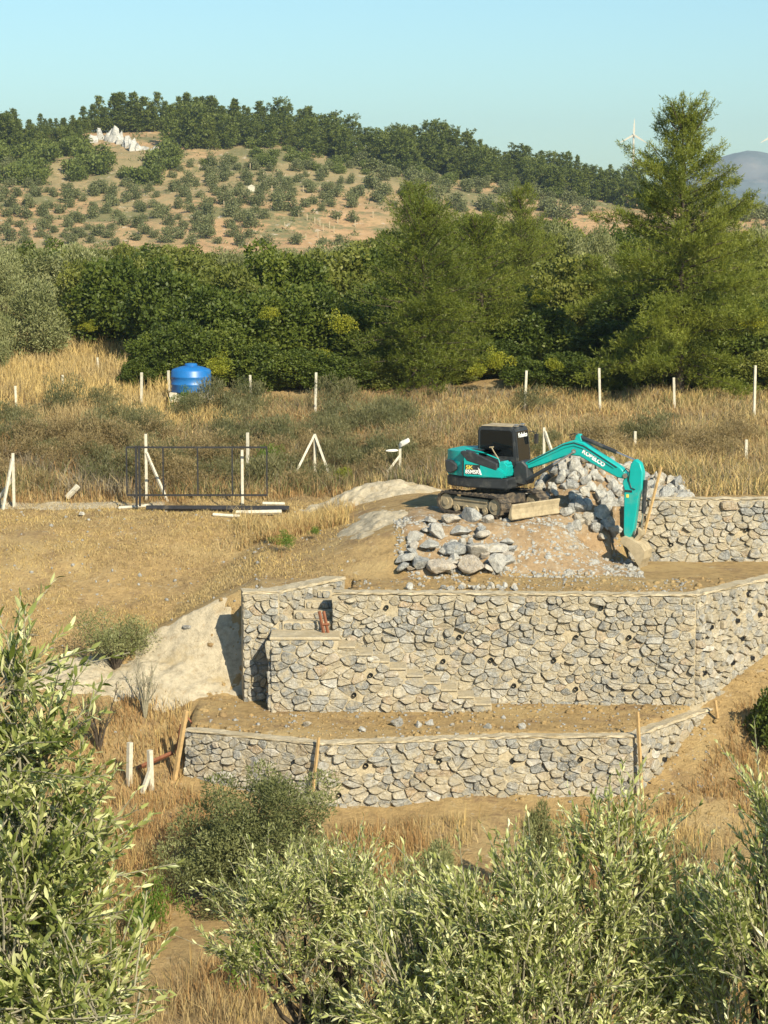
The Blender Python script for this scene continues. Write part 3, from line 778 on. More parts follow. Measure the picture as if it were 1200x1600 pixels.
# dark recess on the tail quarter
up(MB().prism([(-1.16, 1.32), (-.98, 1.28), (-.80, 1.40), (-.80, 1.56), (-1.0, 1.68), (-1.2, 1.70)], -.985, -.72), 'tail_vent', D, .03)
# right-hand side cover, sloping to the front
sc_ = up(MB().prism([(-.52, 1.22), (.80, 1.22), (.86, 1.40), (.66, 1.52), (-.46, 1.98), (-.52, 1.98)], -1.09, -.18), 'side_cover', T, .03, True, seg=2)
up(MB().prism([(-.64, 1.97), (-.40, 1.70), (.62, 1.44), (.62, 1.66), (-.20, 1.995), (-.55, 2.02)], -1.105, -.22), 'upper_cover', D, .03)
up(MB().box(-.545, -.53, -1.098, -1.0, 1.24, 1.70), 'panel_seam', D)
up(MB().box(-.45, .05, -1.101, -1.05, 1.30, 1.60), 'decal_plate', D, .004)
up(MB().prism([(.56, 1.24), (.90, 1.24), (.94, 1.62), (.82, 1.74), (.62, 1.72)], -1.0, -.55), 'front_step_cover', T, .05, True, seg=2)
up(MB().box(.3, .95, -1.05, -.4, 1.0, 1.21), 'step_box', D, .03)
def text(s, size, mat, parent, loc, rot, sx=1.0, name='lettering', ext=.004, off=.02):
    c = bpy.data.curves.new(name, 'FONT'); c.body = s; c.size = size; c.extrude = ext; c.align_x = 'CENTER'; c.align_y = 'CENTER'; c.offset = size * off
    c.materials.append(mat); t_ = link(name, c)
    bpy.context.view_layer.update(); me = bpy.data.meshes.new_from_object(t_.evaluated_get(bpy.context.evaluated_depsgraph_get())); bpy.data.objects.remove(t_)
    if not me.materials: me.materials.append(mat)
    return link(name, me, parent, loc, rot)
hz_ = empty('tmp'); bpy.data.objects.remove(hz_)
def text_up(s, size, mat, loc, rotz=0.0, pitch=0.0, sx=1.0):
    m_ = Matrix.Rotation(HU, 4, 'Z') @ Matrix.Translation(loc) @ Matrix.Rotation(rotz, 4, 'Z') @ Matrix.Rotation(pitch, 4, 'Y') @ Matrix.Rotation(R(90), 4, 'X')
    o = text(s, size, mat, exc, (0, 0, 0), (0, 0, 0), sx); o.matrix_local = m_ @ Matrix.Diagonal((sx, 1, 1, 1)); return o
text_up('SK', .16, M['decaly'], (-.30, -1.108, 1.51), sx=1.3)
text_up('85MSR', .17, M['decal'], (-.21, -1.108, 1.375), sx=.95)
up(MB().prism([(.05, 1.30), (.11, 1.30), (.05, 1.46), (-.02, 1.53), (.0, 1.47)], -1.103, -1.05), 'decal_stripe', M['decal'])
# hand rail and lever
up(MB().tube([(-.50, -1.02, 1.97), (-.47, -1.02, 2.08), (.10, -1.0, 1.98), (.62, -.98, 1.80), (.72, -.98, 1.5), (.72, -.98, 1.22)], .022, 6), 'hand_rail', T)
up(MB().tube([(.58, -.9, 1.80), (.40, -.86, 2.02), (.32, -.84, 2.14)], .018, 5).tube([(.25, -.84, 2.13), (.39, -.84, 2.15)], .02, 5), 'mirror_arm', M['mud'])
# cab
CX0, CX1, CY0, CY1, CZ0, CZ1 = -.55, .78, .02, 1.07, 1.2, 2.68
cab = MB()
prof_r = [(CX0, CZ0), (CX1, CZ0), (CX1 + .04, 1.7), (CX1 - .06, CZ1 - .08), (CX1 - .16, CZ1), (CX0 + .06, CZ1), (CX0, CZ1 - .08)]
cabo = up(cab.prism(prof_r, CY0, CY1), 'cab', D, .05, True, seg=2)
up(MB().prism([(CX0 + .10, 1.78), (CX1 - .10, 1.78), (CX1 - .15, CZ1 - .16), (CX1 - .22, CZ1 - .10), (CX0 + .14, CZ1 - .10), (CX0 + .10, CZ1 - .15)], CY0 - .012, CY0 + .05), 'side_window', M['glass'], .01, parent=cabo)
up(MB().add([(CX1 + .048, CY0 + .1, 1.64), (CX1 + .048, CY1 - .1, 1.64), (CX1 - .048, CY1 - .1, CZ1 - .13), (CX1 - .048, CY0 + .1, CZ1 - .13),
             (CX1 + .0, CY0 + .1, 1.64), (CX1 + .0, CY1 - .1, 1.64), (CX1 - .09, CY1 - .1, CZ1 - .13), (CX1 - .09, CY0 + .1, CZ1 - .13)],
            [(0, 1, 2, 3), (7, 6, 5, 4), (0, 3, 7, 4), (1, 5, 6, 2), (3, 2, 6, 7), (0, 4, 5, 1)]), 'windscreen', M['glass'], parent=cabo)
up(MB().box(CX0 - .012, CX0 + .05, CY0 + .12, CY1 - .12, 1.78, CZ1 - .16), 'rear_window', M['glass'], parent=cabo)
up(MB().box(CX0 + .1, CX1 - .22, CY0 + .08, CY1 - .08, CZ1 + .004, CZ1 + .03), 'roof_panel', M['mud'], .01, parent=cabo)
up(MB().box(CX1 - .20, CX1 - .08, CY0 + .2, CY0 + .36, CZ1 - .005, CZ1 + .07).box(CX1 - .20, CX1 - .08, CY1 - .36, CY1 - .2, CZ1 - .005, CZ1 + .07), 'work_light', M['chrome'], .01, parent=cabo)
up(MB().tube([(CX1 - .02, CY1, 2.5), (CX1 + .16, CY1 + .12, 2.45), (CX1 + .16, CY1 + .12, 2.1)], .015, 5).box(CX1 + .11, CX1 + .2, CY1 + .06, CY1 + .2, 2.1, 2.4), 'mirror', M['black'], parent=cabo)
wt = text('Kobelco', .20, M['decal'], cabo, (0, 0, 0), (0, 0, 0))
wt.matrix_local = Matrix.Translation((CX1 - .025, .55, 2.42)) @ Matrix.Rotation(R(90), 4, 'Z') @ Matrix.Rotation(R(90) - .085, 4, 'X') @ Matrix.Diagonal((1.0, 1, 1, 1))
# swing bracket and boom (profile in local x,z)
BY = -.12
up(MB().prism([(.85, 1.0), (1.2, .95), (1.34, 1.1), (1.3, 1.55), (1.12, 1.72), (.9, 1.66), (.82, 1.4)], BY - .24, BY + .24), 'swing_bracket', D, .04)
boomP = [(1.08, 1.46), (1.16, 1.64), (1.75, 1.93), (2.45, 2.31), (2.78, 2.42), (3.10, 2.36), (3.42, 2.16), (4.30, 1.66), (4.52, 1.46), (4.44, 1.32), (4.22, 1.34), (3.35, 1.74), (2.98, 1.93), (2.62, 1.95), (1.78, 1.62), (1.2, 1.42)]
boom = up(MB().prism(boomP, BY - .15, BY + .15), 'boom', T, .03, True)
ang = math.atan2(1.66 - 2.16, 4.30 - 3.42)
wl = text('KOBELCO', .18, M['decal'], boom, (0, 0, 0), (0, 0, 0), off=.05)
wl.matrix_local = Matrix.Translation((3.44, BY - .154, 1.90)) @ Matrix.Rotation(-ang, 4, 'Y') @ Matrix.Rotation(R(90), 4, 'X')
up(MB().tube([(1.3, BY - .165, 1.66), (2.45, BY - .165, 2.25), (2.8, BY - .165, 2.34), (3.12, BY - .165, 2.26), (4.2, BY - .165, 1.66)], .014, 5), 'hydraulic_line', M['dgrey'], parent=boom)
up(MB().tube([(1.3, BY - .17, 1.60), (2.5, BY - .17, 2.18), (2.8, BY - .17, 2.26), (3.12, BY - .17, 2.18), (4.1, BY - .17, 1.64)], .012, 5), 'hydraulic_line', T, parent=boom)
up(MB().tube([(2.7, BY - .1, 2.42), (2.62, BY - .1, 2.56), (2.8, BY - .1, 2.62), (3.0, BY - .05, 2.52), (3.2, BY, 2.44)], .018, 5), 'hose', M['black'], parent=boom)
up(MB().tube([(2.80, BY - .17, 2.08), (2.80, BY + .17, 2.08)], .07, 10), 'pivot_pin', M['chrome'], parent=boom)
for s in (-1, 1):
    bc = up(MB().tube([(1.28, BY + s * .0 - .2, 1.12), (2.15, BY - .2, 1.64)], .062, 10), 'boom_cylinder', M['dgrey']) if s < 0 else None
    if bc: up(MB().tube([(2.1, BY - .2, 1.61), (2.80, BY - .2, 2.06)], .032, 8), 'piston_rod', M['chrome'], parent=bc)
ac = up(MB().tube([(2.90, BY, 2.52), (4.12, BY, 2.10)], .065, 10), 'arm_cylinder', M['dgrey'])
up(MB().tube([(4.08, BY, 2.11), (4.78, BY, 1.87)], .032, 8), 'piston_rod', M['chrome'], parent=ac)
up(MB().prism([(2.78, 2.38), (3.02, 2.38), (2.96, 2.60), (2.84, 2.60)], BY - .09, BY + .09), 'cylinder_bracket', T, .01)
armP = [(4.74, 1.93), (4.92, 1.82), (5.00, 1.55), (4.98, 1.02), (4.90, .90), (4.74, -.20), (4.60, -.52), (4.47, -.52), (4.42, -.30), (4.42, 1.02), (4.36, 1.18), (4.42, 1.42), (4.56, 1.52), (4.62, 1.78)]
arm = up(MB().prism(armP, BY - .13, BY + .13), 'arm', T, .025, True)
up(MB().tube([(4.47, BY - .19, 1.42), (4.47, BY + .19, 1.42)], .075, 12), 'pivot_pin', M['chrome'], parent=arm)
up(MB().box(4.44, 4.68, BY - .137, BY + .137, .92, .99), 'warning_stripe', M['dgrey'], parent=arm)
up(MB().box(4.50, 4.58, BY - .138, BY, .76, .86), 'warning_label', M['decaly'], parent=arm)
up(MB().tube([(4.40, BY - .14, 1.54), (4.52, BY - .2, 1.66), (4.62, BY - .2, 1.58), (4.58, BY - .16, 1.30), (4.66, BY - .15, 1.06), (4.78, BY - .15, 1.02)], .016, 5), 'hose', M['black'], parent=arm)
bkc = up(MB().tube([(5.06, BY, 1.30), (5.00, BY, .30)], .062, 10), 'bucket_cylinder', M['dgrey'])
up(MB().tube([(5.0, BY, .32), (4.97, BY, -.22)], .033, 8), 'piston_rod', M['chrome'], parent=bkc)
up(MB().prism([(4.88, -.12), (5.02, -.22), (5.02, -.36), (4.78, -.66), (4.66, -.60), (4.90, -.32)], BY - .15, BY + .15), 'bucket_link', M['mud'], .01)
# bucket: curved shell, mouth to the lower left
outer = [(4.42, -.44), (4.50, -.40), (4.80, -.50), (5.05, -.62), (5.18, -.80), (5.14, -1.05), (5.02, -1.28)]
inner = [(5.00, -1.27), (5.09, -1.04), (5.12, -.82), (5.02, -.67), (4.78, -.56), (4.52, -.47), (4.46, -.50)]
bk = up(MB().prism(outer + inner, BY - .36, BY + .36), 'bucket', M['mud'])
cheek = [(4.42, -.44), (4.50, -.40), (4.80, -.50), (5.05, -.62), (5.18, -.80), (5.14, -1.05), (5.02, -1.28), (4.93, -1.15), (4.82, -.92), (4.62, -.72), (4.44, -.62)]
for yy in (BY - .36, BY + .335):
    up(MB().prism(cheek, yy - .004, yy + .026), 'bucket_side', M['mud'], parent=bk)
for k in range(5):
    yy = BY - .32 + .16 * k
    up(MB().prism([(5.06, -1.20), (4.99, -1.26), (4.955, -1.42), (5.01, -1.40)], yy - .035, yy + .035), 'bucket_tooth', M['mud'], parent=bk)

# ------------------------------------------------------------------ fence posts, gate, tank, stakes
def gz(x, Y): return float(H(x, Y))
def post_mesh(h, s=.055):
    return MB().box(-s, s, -s, s, -.3, h)
def post(px, ptop, Y, label, group, braces=(), s=.047, lean=(0, 0), h=None):
    x = X(px, Y); g = gz(x, Y); top = P(px, ptop, Y).z
    hh = h or max(.6, top - g)
    if not braces:
        o = post_mesh(hh, s).build('concrete_post', M['white'], None, .008, loc=(x, Y, g), rot=(lean[0], lean[1], rw.uniform(-.3, .3)))
        return tag(o, label, 'post', group)
    e = tag(empty('concrete_post', (x, Y, g)), label, 'post', group)
    post_mesh(hh, s).build('upright', M['white'], e, .008)
    for dx, dy, zt in braces:
        zb = gz(x + dx, Y + dy) - g
        MB().tube([(dx, dy, zb - .1), (0.02 * (1 if dx > 0 else -1), .04 * (1 if dy > 0 else -1), hh * zt)], .055, 4).build('brace', M['white'], e)
    return e
NF, FF = 'near fence posts below the bank', 'far fence posts along the scrub'
post(20, 708, 74.5, 'white concrete post with leaning brace at left edge of the field', NF, braces=[(-.28, -.8, .9), (-.75, .2, .55)])
post(228, 678, 75.5, 'tall white post with brace behind the left gate frame', NF, braces=[(.8, -.3, .72)])
post(387, 676, 78.0, 'white post standing behind the right part of the gate', NF)
post(378, 703, 74.2, 'shorter white post just behind the gate, right side', NF)
post(492, 678, 78.5, 'white post with two leaning braces forming a tripod', NF, braces=[(-1.0, -1.2, .96), (.75, -1.0, .96)])
sp = post(625, 694, 77.5, 'post with white sacks draped over it left of the excavator', NF, braces=[(-.75, -.6, .62)])
post(850, 668, 77.0, 'white braced post behind the excavator boom', NF, braces=[(.62, -.5, .93)])
post(992, 674, 79.0, 'white post rising above the excavator arm', NF)
post(1166, 687, 76.0, 'white post at right in the dry grass', NF)
for px, pt, Y, lab in ((27, 603, 93, 'white far post at the left edge of golden grass'), (100, 590, 98, 'white far post second from left in grass'), (155, 585, 104, 'small distant white post left of the paired posts'),
                       (222, 582, 92, 'white far post left of the blue tank'), (265, 579, 97, 'short white post touching left of the blue tank'), (393, 586, 92, 'white far post right of the blue tank'),
                       (493, 582, 91, 'white far post leaning slightly before the dark bushes'), (819, 579, 92, 'grey far post right of the middle pine'), (937, 575, 92, 'grey far post under the left of the big pine'),
                       (1177, 571, 90, 'white far post at right edge under big pine'), (1053, 590, 93, 'thin grey far post in the shade of the big pine')):
    post(px, pt, Y, lab, FF, s=.05, lean=(0, R(rw.uniform(-2.5, 2.5))))
# sacks on the post
x = X(625, 77.4); zt = P(625, 694, 77.4).z
for (dx, dz, sx, sz, rot, lab) in ((.12, .05, .26, .17, .5, 'white sack hanging on top of the post'), (-.32, -.22, .32, .09, .1, 'white sack slung along the wire left of the post')):
    me = rock_mesh('sack', 77 + int(dx * 10), M['bag'], 2, .5, .9)
    o = link('sack', me, None, (x + dx, 77.35, zt + dz), (0, -rot, 0)); o.scale = (sx, .12, sz); tag(o, lab, 'sack', 'sacks on the fence')

# gate
gy0 = 73.6
gl = P(198, 775, gy0); gate = tag(empty('gate', (gl.x, gy0, gl.z)), 'black steel frame gate without infill at the field edge', 'gate')
gw = P(418, 775, gy0).x - gl.x; gh = P(300, 699, gy0).z - gl.z
for z in (0.03, gh): MB().box(0, gw, -.022, .022, z - .03, z + .03).build('rail', M['black'], gate)
for px in (198, 213, 218, 255, 309, 363, 417):
    xx = P(px, 740, gy0).x - gl.x; big = px in (213, 218)
    MB().box(xx - (.036 if big else .024), xx + (.036 if big else .024), -.026 - .03 * big, .026 - .03 * big, (-.35 if big else .055), gh + (.06 if big else -.024)).build('upright', M['black'], gate)
for px0, px1, py0, py1, Y, m_, r, nm, lab in ((228, 332, 775, 778, 73.3, M['black'], .09, 'steel_beam', 'black steel beam lying on the ground under the gate'),
                                  (330, 452, 779, 786, 72.9, M['black'], .10, 'steel_beam', 'black steel beam lying right of the gate foot'),
                                  (368, 440, 781, 778, 72.6, M['white'], .075, 'concrete_post', 'white concrete post lying on the black beam'),
                                  (332, 375, 785, 790, 72.2, M['white'], .06, 'concrete_post', 'short white concrete piece lying in front of the gate'),
                                  (185, 232, 775, 772, 73.9, M['white'], .06, 'concrete_post', 'white concrete piece lying left of the gate'),
                                  (410, 445, 772, 776, 73.9, M['white'], .06, 'concrete_post', 'white concrete piece lying behind the beam end'),
                                  (104, 122, 768, 750, 75.3, M['white'], .085, 'concrete_post', 'broken white post tilted in the scrub at left')):
    a = P(px0, py0, Y); b = P(px1, py1, Y); a.z = gz(a.x, Y) + r; b.z = gz(b.x, Y) + r + (.45 if px0 == 104 else .02)
    o = MB().tube([a - a, b - a], r * 1.2, 4).build(nm, m_, None, .01, loc=a); tag(o, lab, 'beam' if nm == 'steel_beam' else 'post', 'pieces lying about the gate')

# water tank
tx = X(300, 94.0); tz = P(300, 612, 94).z
tank = tag(empty('water_tank', (tx, 94, tz)), 'blue plastic water tank with domed lid among the scrub', 'tank')
tb = MB().lathe([(.84, 0), (.86, .03), (.86, .30), (.875, .32), (.875, .36), (.86, .38), (.86, .62), (.875, .64), (.875, .68), (.86, .70), (.86, .90), (.80, .98), (.5, 1.08), (.3, 1.12)], 40).build('tank_body', M['tank'], tank, smooth=True)
MB().lathe([(.27, 1.12), (.27, 1.19), (.24, 1.22), (.08, 1.24)], 24).build('lid', M['tank'], tank, smooth=True)
bs = tag(empty('block_base', (tx, 94, tz)), 'white block base carrying the blue tank', 'base')
for k in range(5):
    MB().box(-.9 + .37 * k, -.56 + .37 * k, -.6, .6, -.42, -.004).build('block', M['white'], bs, .01)
MB().box(.72, .95, -.75, -.5, -.3, .05).build('block', M['white'], bs, .02)

def stick(name, p0, p1, r, mat, label, cat='stake', group=None, n=4):
    p0, p1 = Vector(p0), Vector(p1)
    return tag(MB().tube([Vector((0, 0, 0)), p1 - p0], r, n).build(name, mat, None, 0, loc=p0), label, cat, group)
stick('wooden_stake', P(1006, 835, 65.5), P(1033, 730, 65.85), .045, M['wood'], 'long wooden stake leaning by the excavator bucket', group='wooden stakes')
stick('wooden_stake', P(1003, 1240, 56.35), P(996, 1112, 56.45), .05, M['wood'], 'tall wooden stake at the right corner of the low wall', group='wooden stakes')
stick('wooden_stake', P(489, 1236, 55.45), P(498, 1152, 55.55), .045, M['wood'], 'wooden stake before the low wall beside the round olive bush', group='wooden stakes')
stick('wooden_stake', P(1121, 1122, 59.4), P(1117, 1094, 59.4), .05, M['wood'], 'short wooden stake where the low wall meets the tall wall', group='wooden stakes')
stick('wooden_plank', P(267, 1252, 57.0), P(291, 1110, 57.0), .07, M['wood'], 'orange wooden plank standing at the left end of the low wall', 'plank', 'form boards')
stick('wooden_plank', P(241, 1252, 56.8), P(272, 1222, 56.9), .06, M['wood'], 'short diagonal wooden strut at the left end of the low wall', 'plank', 'form boards')
stick('wooden_plank', P(215, 1200, 57.4), P(270, 1176, 57.5), .06, M['oldwood'], 'reddish board fixed across at the left end of the low wall', 'plank', 'form boards')
stick('wooden_plank', P(276, 1178, 57.9), P(284, 1132, 57.9), .05, M['oldwood'], 'dark board standing behind the orange plank', 'plank', 'form boards')
stick('wooden_plank', P(290, 1117, 58.2), P(310, 1143, 58.0), .03, M['oldwood'], 'thin dark batten lying behind the orange plank', 'plank', 'form boards')
stick('concrete_post', P(237, 1262, 56.6), P(234, 1172, 56.6), .085, M['white'], 'white concrete post left of the form boards', 'post')
stick('concrete_post', P(222, 1240, 56.3), P(236, 1200, 56.5), .07, M['white'], 'slanting white brace against the post by the form boards', 'post')
stick('concrete_post', P(201, 1260, 56.8), P(203, 1160, 56.8), .085, M['white'], 'white concrete post half hidden behind the near olive leaves', 'post')
lad = tag(empty('leaning_boards', P(507, 988, 59.6)), 'pair of red brown boards joined by a rung leaning on the steps', 'boards')
for dx in (0, .12):
    MB().tube([(-.02 + dx, 0, -.03), (-.15 + dx, .2, .56)], .045, 4).build('board', M['oldwood'], lad)
MB().tube([(-.06, .05, .2), (.14, .05, .22)], .04, 4).build('rung', M['oldwood'], lad)
stick('dry_branch', P(1100, 786, 66.7), P(1108, 758, 66.8), .025, M['wood'], 'pale dry branch on top of the right wall', 'branch')

# ------------------------------------------------------------------ vegetation
def quads_from(c, d, n, ln, wd):
    """diamond leaves: centre base c, direction d, normal n"""
    s = np.cross(d, n); s /= np.linalg.norm(s, axis=1, keepdims=True) + 1e-9
    m = c + d * (ln * .5)[:, None]
    V = np.stack([c, m + s * (wd * .5)[:, None], c + d * ln[:, None], m - s * (wd * .5)[:, None]], 1)
    N = len(c); return V.reshape(-1, 3), np.arange(N * 4).reshape(N, 4)

def unit(v): return v / (np.linalg.norm(v, axis=1, keepdims=True) + 1e-9)

def blob_leaves(rr, blobs, n, ln, wd, out=.7, upb=.35, rough=.6, shell=.55):
    """leaves in the outer shell of many small clumps; blobs (K,4): x y z r"""
    blobs = np.asarray(blobs); wgt = blobs[:, 3] ** 2; k = rr.choice(len(blobs), n, p=wgt / wgt.sum())
    d = unit(rr.normal(size=(n, 3))); r = blobs[k, 3] * (shell + (1 - shell) * rr.random(n) ** .6) * rr.uniform(.85, 1.18, n)
    c = blobs[k, :3] + d * r[:, None]
    dr = unit(d * out + np.array([0, 0, upb]) + rr.normal(size=(n, 3)) * rough)
    nn = unit(d + rr.normal(size=(n, 3)) * .7)
    V, Q = quads_from(c, dr, nn, ln * rr.uniform(.6, 1.3, n), wd * rr.uniform(.7, 1.3, n))
    clump = rr.random(len(blobs))[k]
    return V, Q, np.repeat(np.clip(clump * .6 + rr.random(n) * .4, 0, 1), 4)

def dome_blobs(rr, K, rx, ry, rz, z0, rmin, rmax, low=-.2, inner=.12, irr=.22):
    b = []
    while len(b) < K:
        d = rr.normal(size=3); d /= np.linalg.norm(d)
        if d[2] < low: continue
        s = (.62 + .38 * rr.random()) * (1 + irr * rr.normal() * .6) if rr.random() > inner else rr.random() * .6
        b.append((d[0] * rx * s, d[1] * ry * s, z0 + d[2] * rz * s, rr.uniform(rmin, rmax)))
    return b

def trunk_mb(h, r, seed, limbs=5, spread=1.0):
    rr = random.Random(seed); mb = MB()
    mb.tube([(0, 0, -.3), (rr.uniform(-.05, .05), rr.uniform(-.05, .05), h * .35), (rr.uniform(-.12, .12), rr.uniform(-.1, .1), h * .7)], [r * 1.25, r, r * .75], 7)
    for k in range(limbs):
        a = k * 6.28 / limbs + rr.uniform(-.4, .4); z = h * rr.uniform(.3, .65); q = spread * rr.uniform(.5, .9)
        mb.tube([(0, 0, z), (math.cos(a) * q * .45, math.sin(a) * q * .45, z + h * .25), (math.cos(a) * q, math.sin(a) * q, z + h * .55)], [r * .55, r * .35, r * .15], 5)
    return mb

# prototypes, crown about 1 unit in radius; kept as mesh pairs (crown, trunk)
def proto(seed, K, n, ln, wd, mat, rz=.85, z0=.80, rmin=.16, rmax=.36, low=-.9, upb=.35, irr=.22, trunk=.05, out=.7, shell=.55):
    rr = np.random.default_rng(seed)
    V, Q, rd = blob_leaves(rr, dome_blobs(rr, K, .8, .8, rz, z0, rmin, rmax, low, irr=irr), n, ln, wd, upb=upb, out=out, shell=shell)
    return npmesh('crown', V, Q, mat, rnd=rd), trunk_mb(z0 * 1.1, trunk, seed, 5, .5).mesh('trunk', M['bark'])
maq = [proto(100 + i, 95, 15000, .078, .05, M['maquis'] if i < 3 else M['maquis2'], rmin=.10, rmax=.24, shell=.72) for i in range(5)]
olm = [proto(200 + i, 70, 13000, .080, .026, M['olivemid'], upb=.6, rmin=.12, rmax=.27, shell=.65) for i in range(3)]
olf = [proto(300 + i, 22, 900, .20, .12, M['olivefar'], rz=.72, z0=.8, rmin=.25, rmax=.42) for i in range(4)]
bsf = [proto(320 + i, 22, 900, .20, .12, M['pinefar'], rz=.7, z0=.6, rmin=.25, rmax=.42) for i in range(2)]

def plant(name, pr, x, Y, sx, sz, label, cat, group=None, z=None, trunk=True, sy=None, rz=None):
    e = empty(name, (x, Y, gz(x, Y) if z is None else z), rw.uniform(0, 6.28) if rz is None else rz)
    e.scale = (sx, sy or sx, sz)
    tag(e, label, cat, group)
    if trunk: link('trunk', pr[1], e)
    link('crown', pr[0], e)
    return e

def by_top(px, Y, ptop, wpx, unit_h=1.75):
    """scale so that the plant standing at px, Y tops out at ptop and is wpx wide"""
    x = X(px, Y, ptop); g = gz(x, Y); h = P(px, ptop, Y).z - g
    return x, wpx / 2 / F * Y / .98, max(.2, h / unit_h)

# big pines -------------------------------------------------------
def pine(seed, h, prof, nb, tuft, needles, nl, droop=.15, dens=None, mat='pine', top_up=1.0, nw=.022, spread=1.0):
    rr = np.random.default_rng(seed); mb = MB(); trunk = []
    lean = rr.normal(size=2) * .02
    trunk = [(lean[0] * h * t * t, lean[1] * h * t * t, h * t) for t in np.linspace(0, .97, 9)]
    r0 = h * .016
    mb.tube([(0, 0, -.4)] + trunk[1:], [r0 * 1.2] + [r0 * (1 - .85 * k / 8) for k in range(1, 9)], 8)
    tc = []; td = []; tcl = []
    for b in range(nb):
        t = (b + rr.random()) / nb; t = .05 + .93 * t ** .9
        az = b * 2.4 + rr.normal() * .5; rad = np.interp(t, *prof) * (rr.uniform(.62, 1.12) if t < .68 else rr.uniform(.35, 1.3))
        ca = np.array([math.cos(az), math.sin(az), 0.])
        rise_ = np.interp(t, [0, .4, .75, 1], [-.12, .25, .8, 1.7]) * top_up + rr.normal() * .1
        base = np.array([lean[0] * h * t * t, lean[1] * h * t * t, h * t])
        pts = []
        for s in np.linspace(0, 1, 5):
            pts.append(base + ca * rad * s + np.array([0, 0, rad * (rise_ * s * (.6 + .4 * s) - droop * s * s)]) + rr.normal(size=3) * .05 * s)
        mb.tube(pts, [r0 * .34 * (1 - t * .6), r0 * .26 * (1 - t * .6), .025, .018, .01], 5)
        pts = np.array(pts); cl = rr.random()
        nt_ = int(tuft * max(.4, rad / 3.0) * rr.uniform(.6, 1.2) * (1 - .35 * max(0, t - .5) * 2))
        for _ in range(nt_):
            s = rr.uniform(.04 if t < .6 else .2, 1.03) ** .75; i = min(3, int(s * 4)); q = pts[i] + (pts[i + 1] - pts[i]) * (s * 4 - i)
            side = rr.normal(size=3) * np.array([1, 1, .55]) * (.30 + .10 * rad) * (1.15 - .75 * s) * spread
            tc.append(q + side); dd = ca * .7 + np.array([0, 0, .55 + .4 * t]) + side * .8 + rr.normal(size=3) * .25
            td.append(dd / np.linalg.norm(dd)); tcl.append(cl * .5 + rr.random() * .3)
    tc = np.array(tc); td = np.array(td); tcl = np.array(tcl); n = len(tc) * needles
    k = np.repeat(np.arange(len(tc)), needles)
    d = unit(td[k] * .9 + rr.normal(size=(n, 3)) * .62)
    c = tc[k] + td[k] * rr.uniform(-.22, .16, n)[:, None]
    V, Q = quads_from(c, d, unit(rr.normal(size=(n, 3))), nl * rr.uniform(.7, 1.25, n), np.full(n, nw))
    return npmesh('crown', V, Q, M[mat], rnd=np.repeat(np.clip(tcl[k] + rr.random(n) * .2, 0, 1), 4)), mb.mesh('trunk', M['bark'])

def place_pine(name, px, Y, ptop, pr, h, label, group='pines in front of the thicket', z=None, sxy=1.0):
    x = X(px, Y, 600); g = gz(x, Y) if z is None else z; top = P(px, ptop, Y).z; s = (top - g) / h
    e = empty(name, (x, Y, g), rw.uniform(0, 6)); e.scale = (s * sxy, s * sxy, s); tag(e, label, 'tree', group)
    link('trunk', pr[1], e); link('crown', pr[0], e); return e
profR = ([0, .05, .15, .3, .45, .58, .7, .8, .9, 1], [3.4, 4.3, 4.8, 4.9, 4.4, 3.5, 2.5, 1.7, 1.1, .4])
profC = ([0, .1, .25, .45, .65, .85, 1], [2.6, 3.4, 3.5, 3.0, 2.2, 1.2, .3])
pr_big = pine(1, 12.6, profR, 130, 115, 13, .19, nw=.03, spread=.72)
pr_mid = pine(2, 9.0, profC, 135, 66, 13, .18, nw=.03)
pr_mid2 = pine(3, 8.0, ([0, .1, .3, .6, .85, 1], [1.8, 2.5, 2.6, 1.9, 1.0, .2]), 105, 60, 13, .18, nw=.03)
place_pine('pine_tree', 1062, 97, 172, pr_big, 12.6, 'largest pine, its open crown rising above the horizon at right', sxy=.98)
place_pine('pine_tree', 660, 98.5, 322, pr_mid, 9.0, 'broad mid green pine left of centre behind the far fence', sxy=1.05)
place_pine('pine_tree', 755, 104, 345, pr_mid2, 8.0, 'pine standing just right of the broad central pine', sxy=1.15)
place_pine('pine_tree', 640, 118, 296, pr_mid2, 8.0, 'pointed pine top rising behind the broad central pine')
place_pine('pine_tree', 812, 128, 300, pr_mid, 9.0, 'pointed pine top at the hill foot right of centre', sxy=.8)
place_pine('pine_tree', 715, 108, 350, pr_mid, 9.0, 'pine squeezed behind the two central pines', sxy=.8)
place_pine('pine_tree', 920, 112, 405, pr_mid2, 8.0, 'low pine left of the largest pine', sxy=1.2)
place_pine('pine_tree', 1150, 103, 400, pr_mid2, 8.0, 'pine half hidden at the right of the largest pine', sxy=1.2)

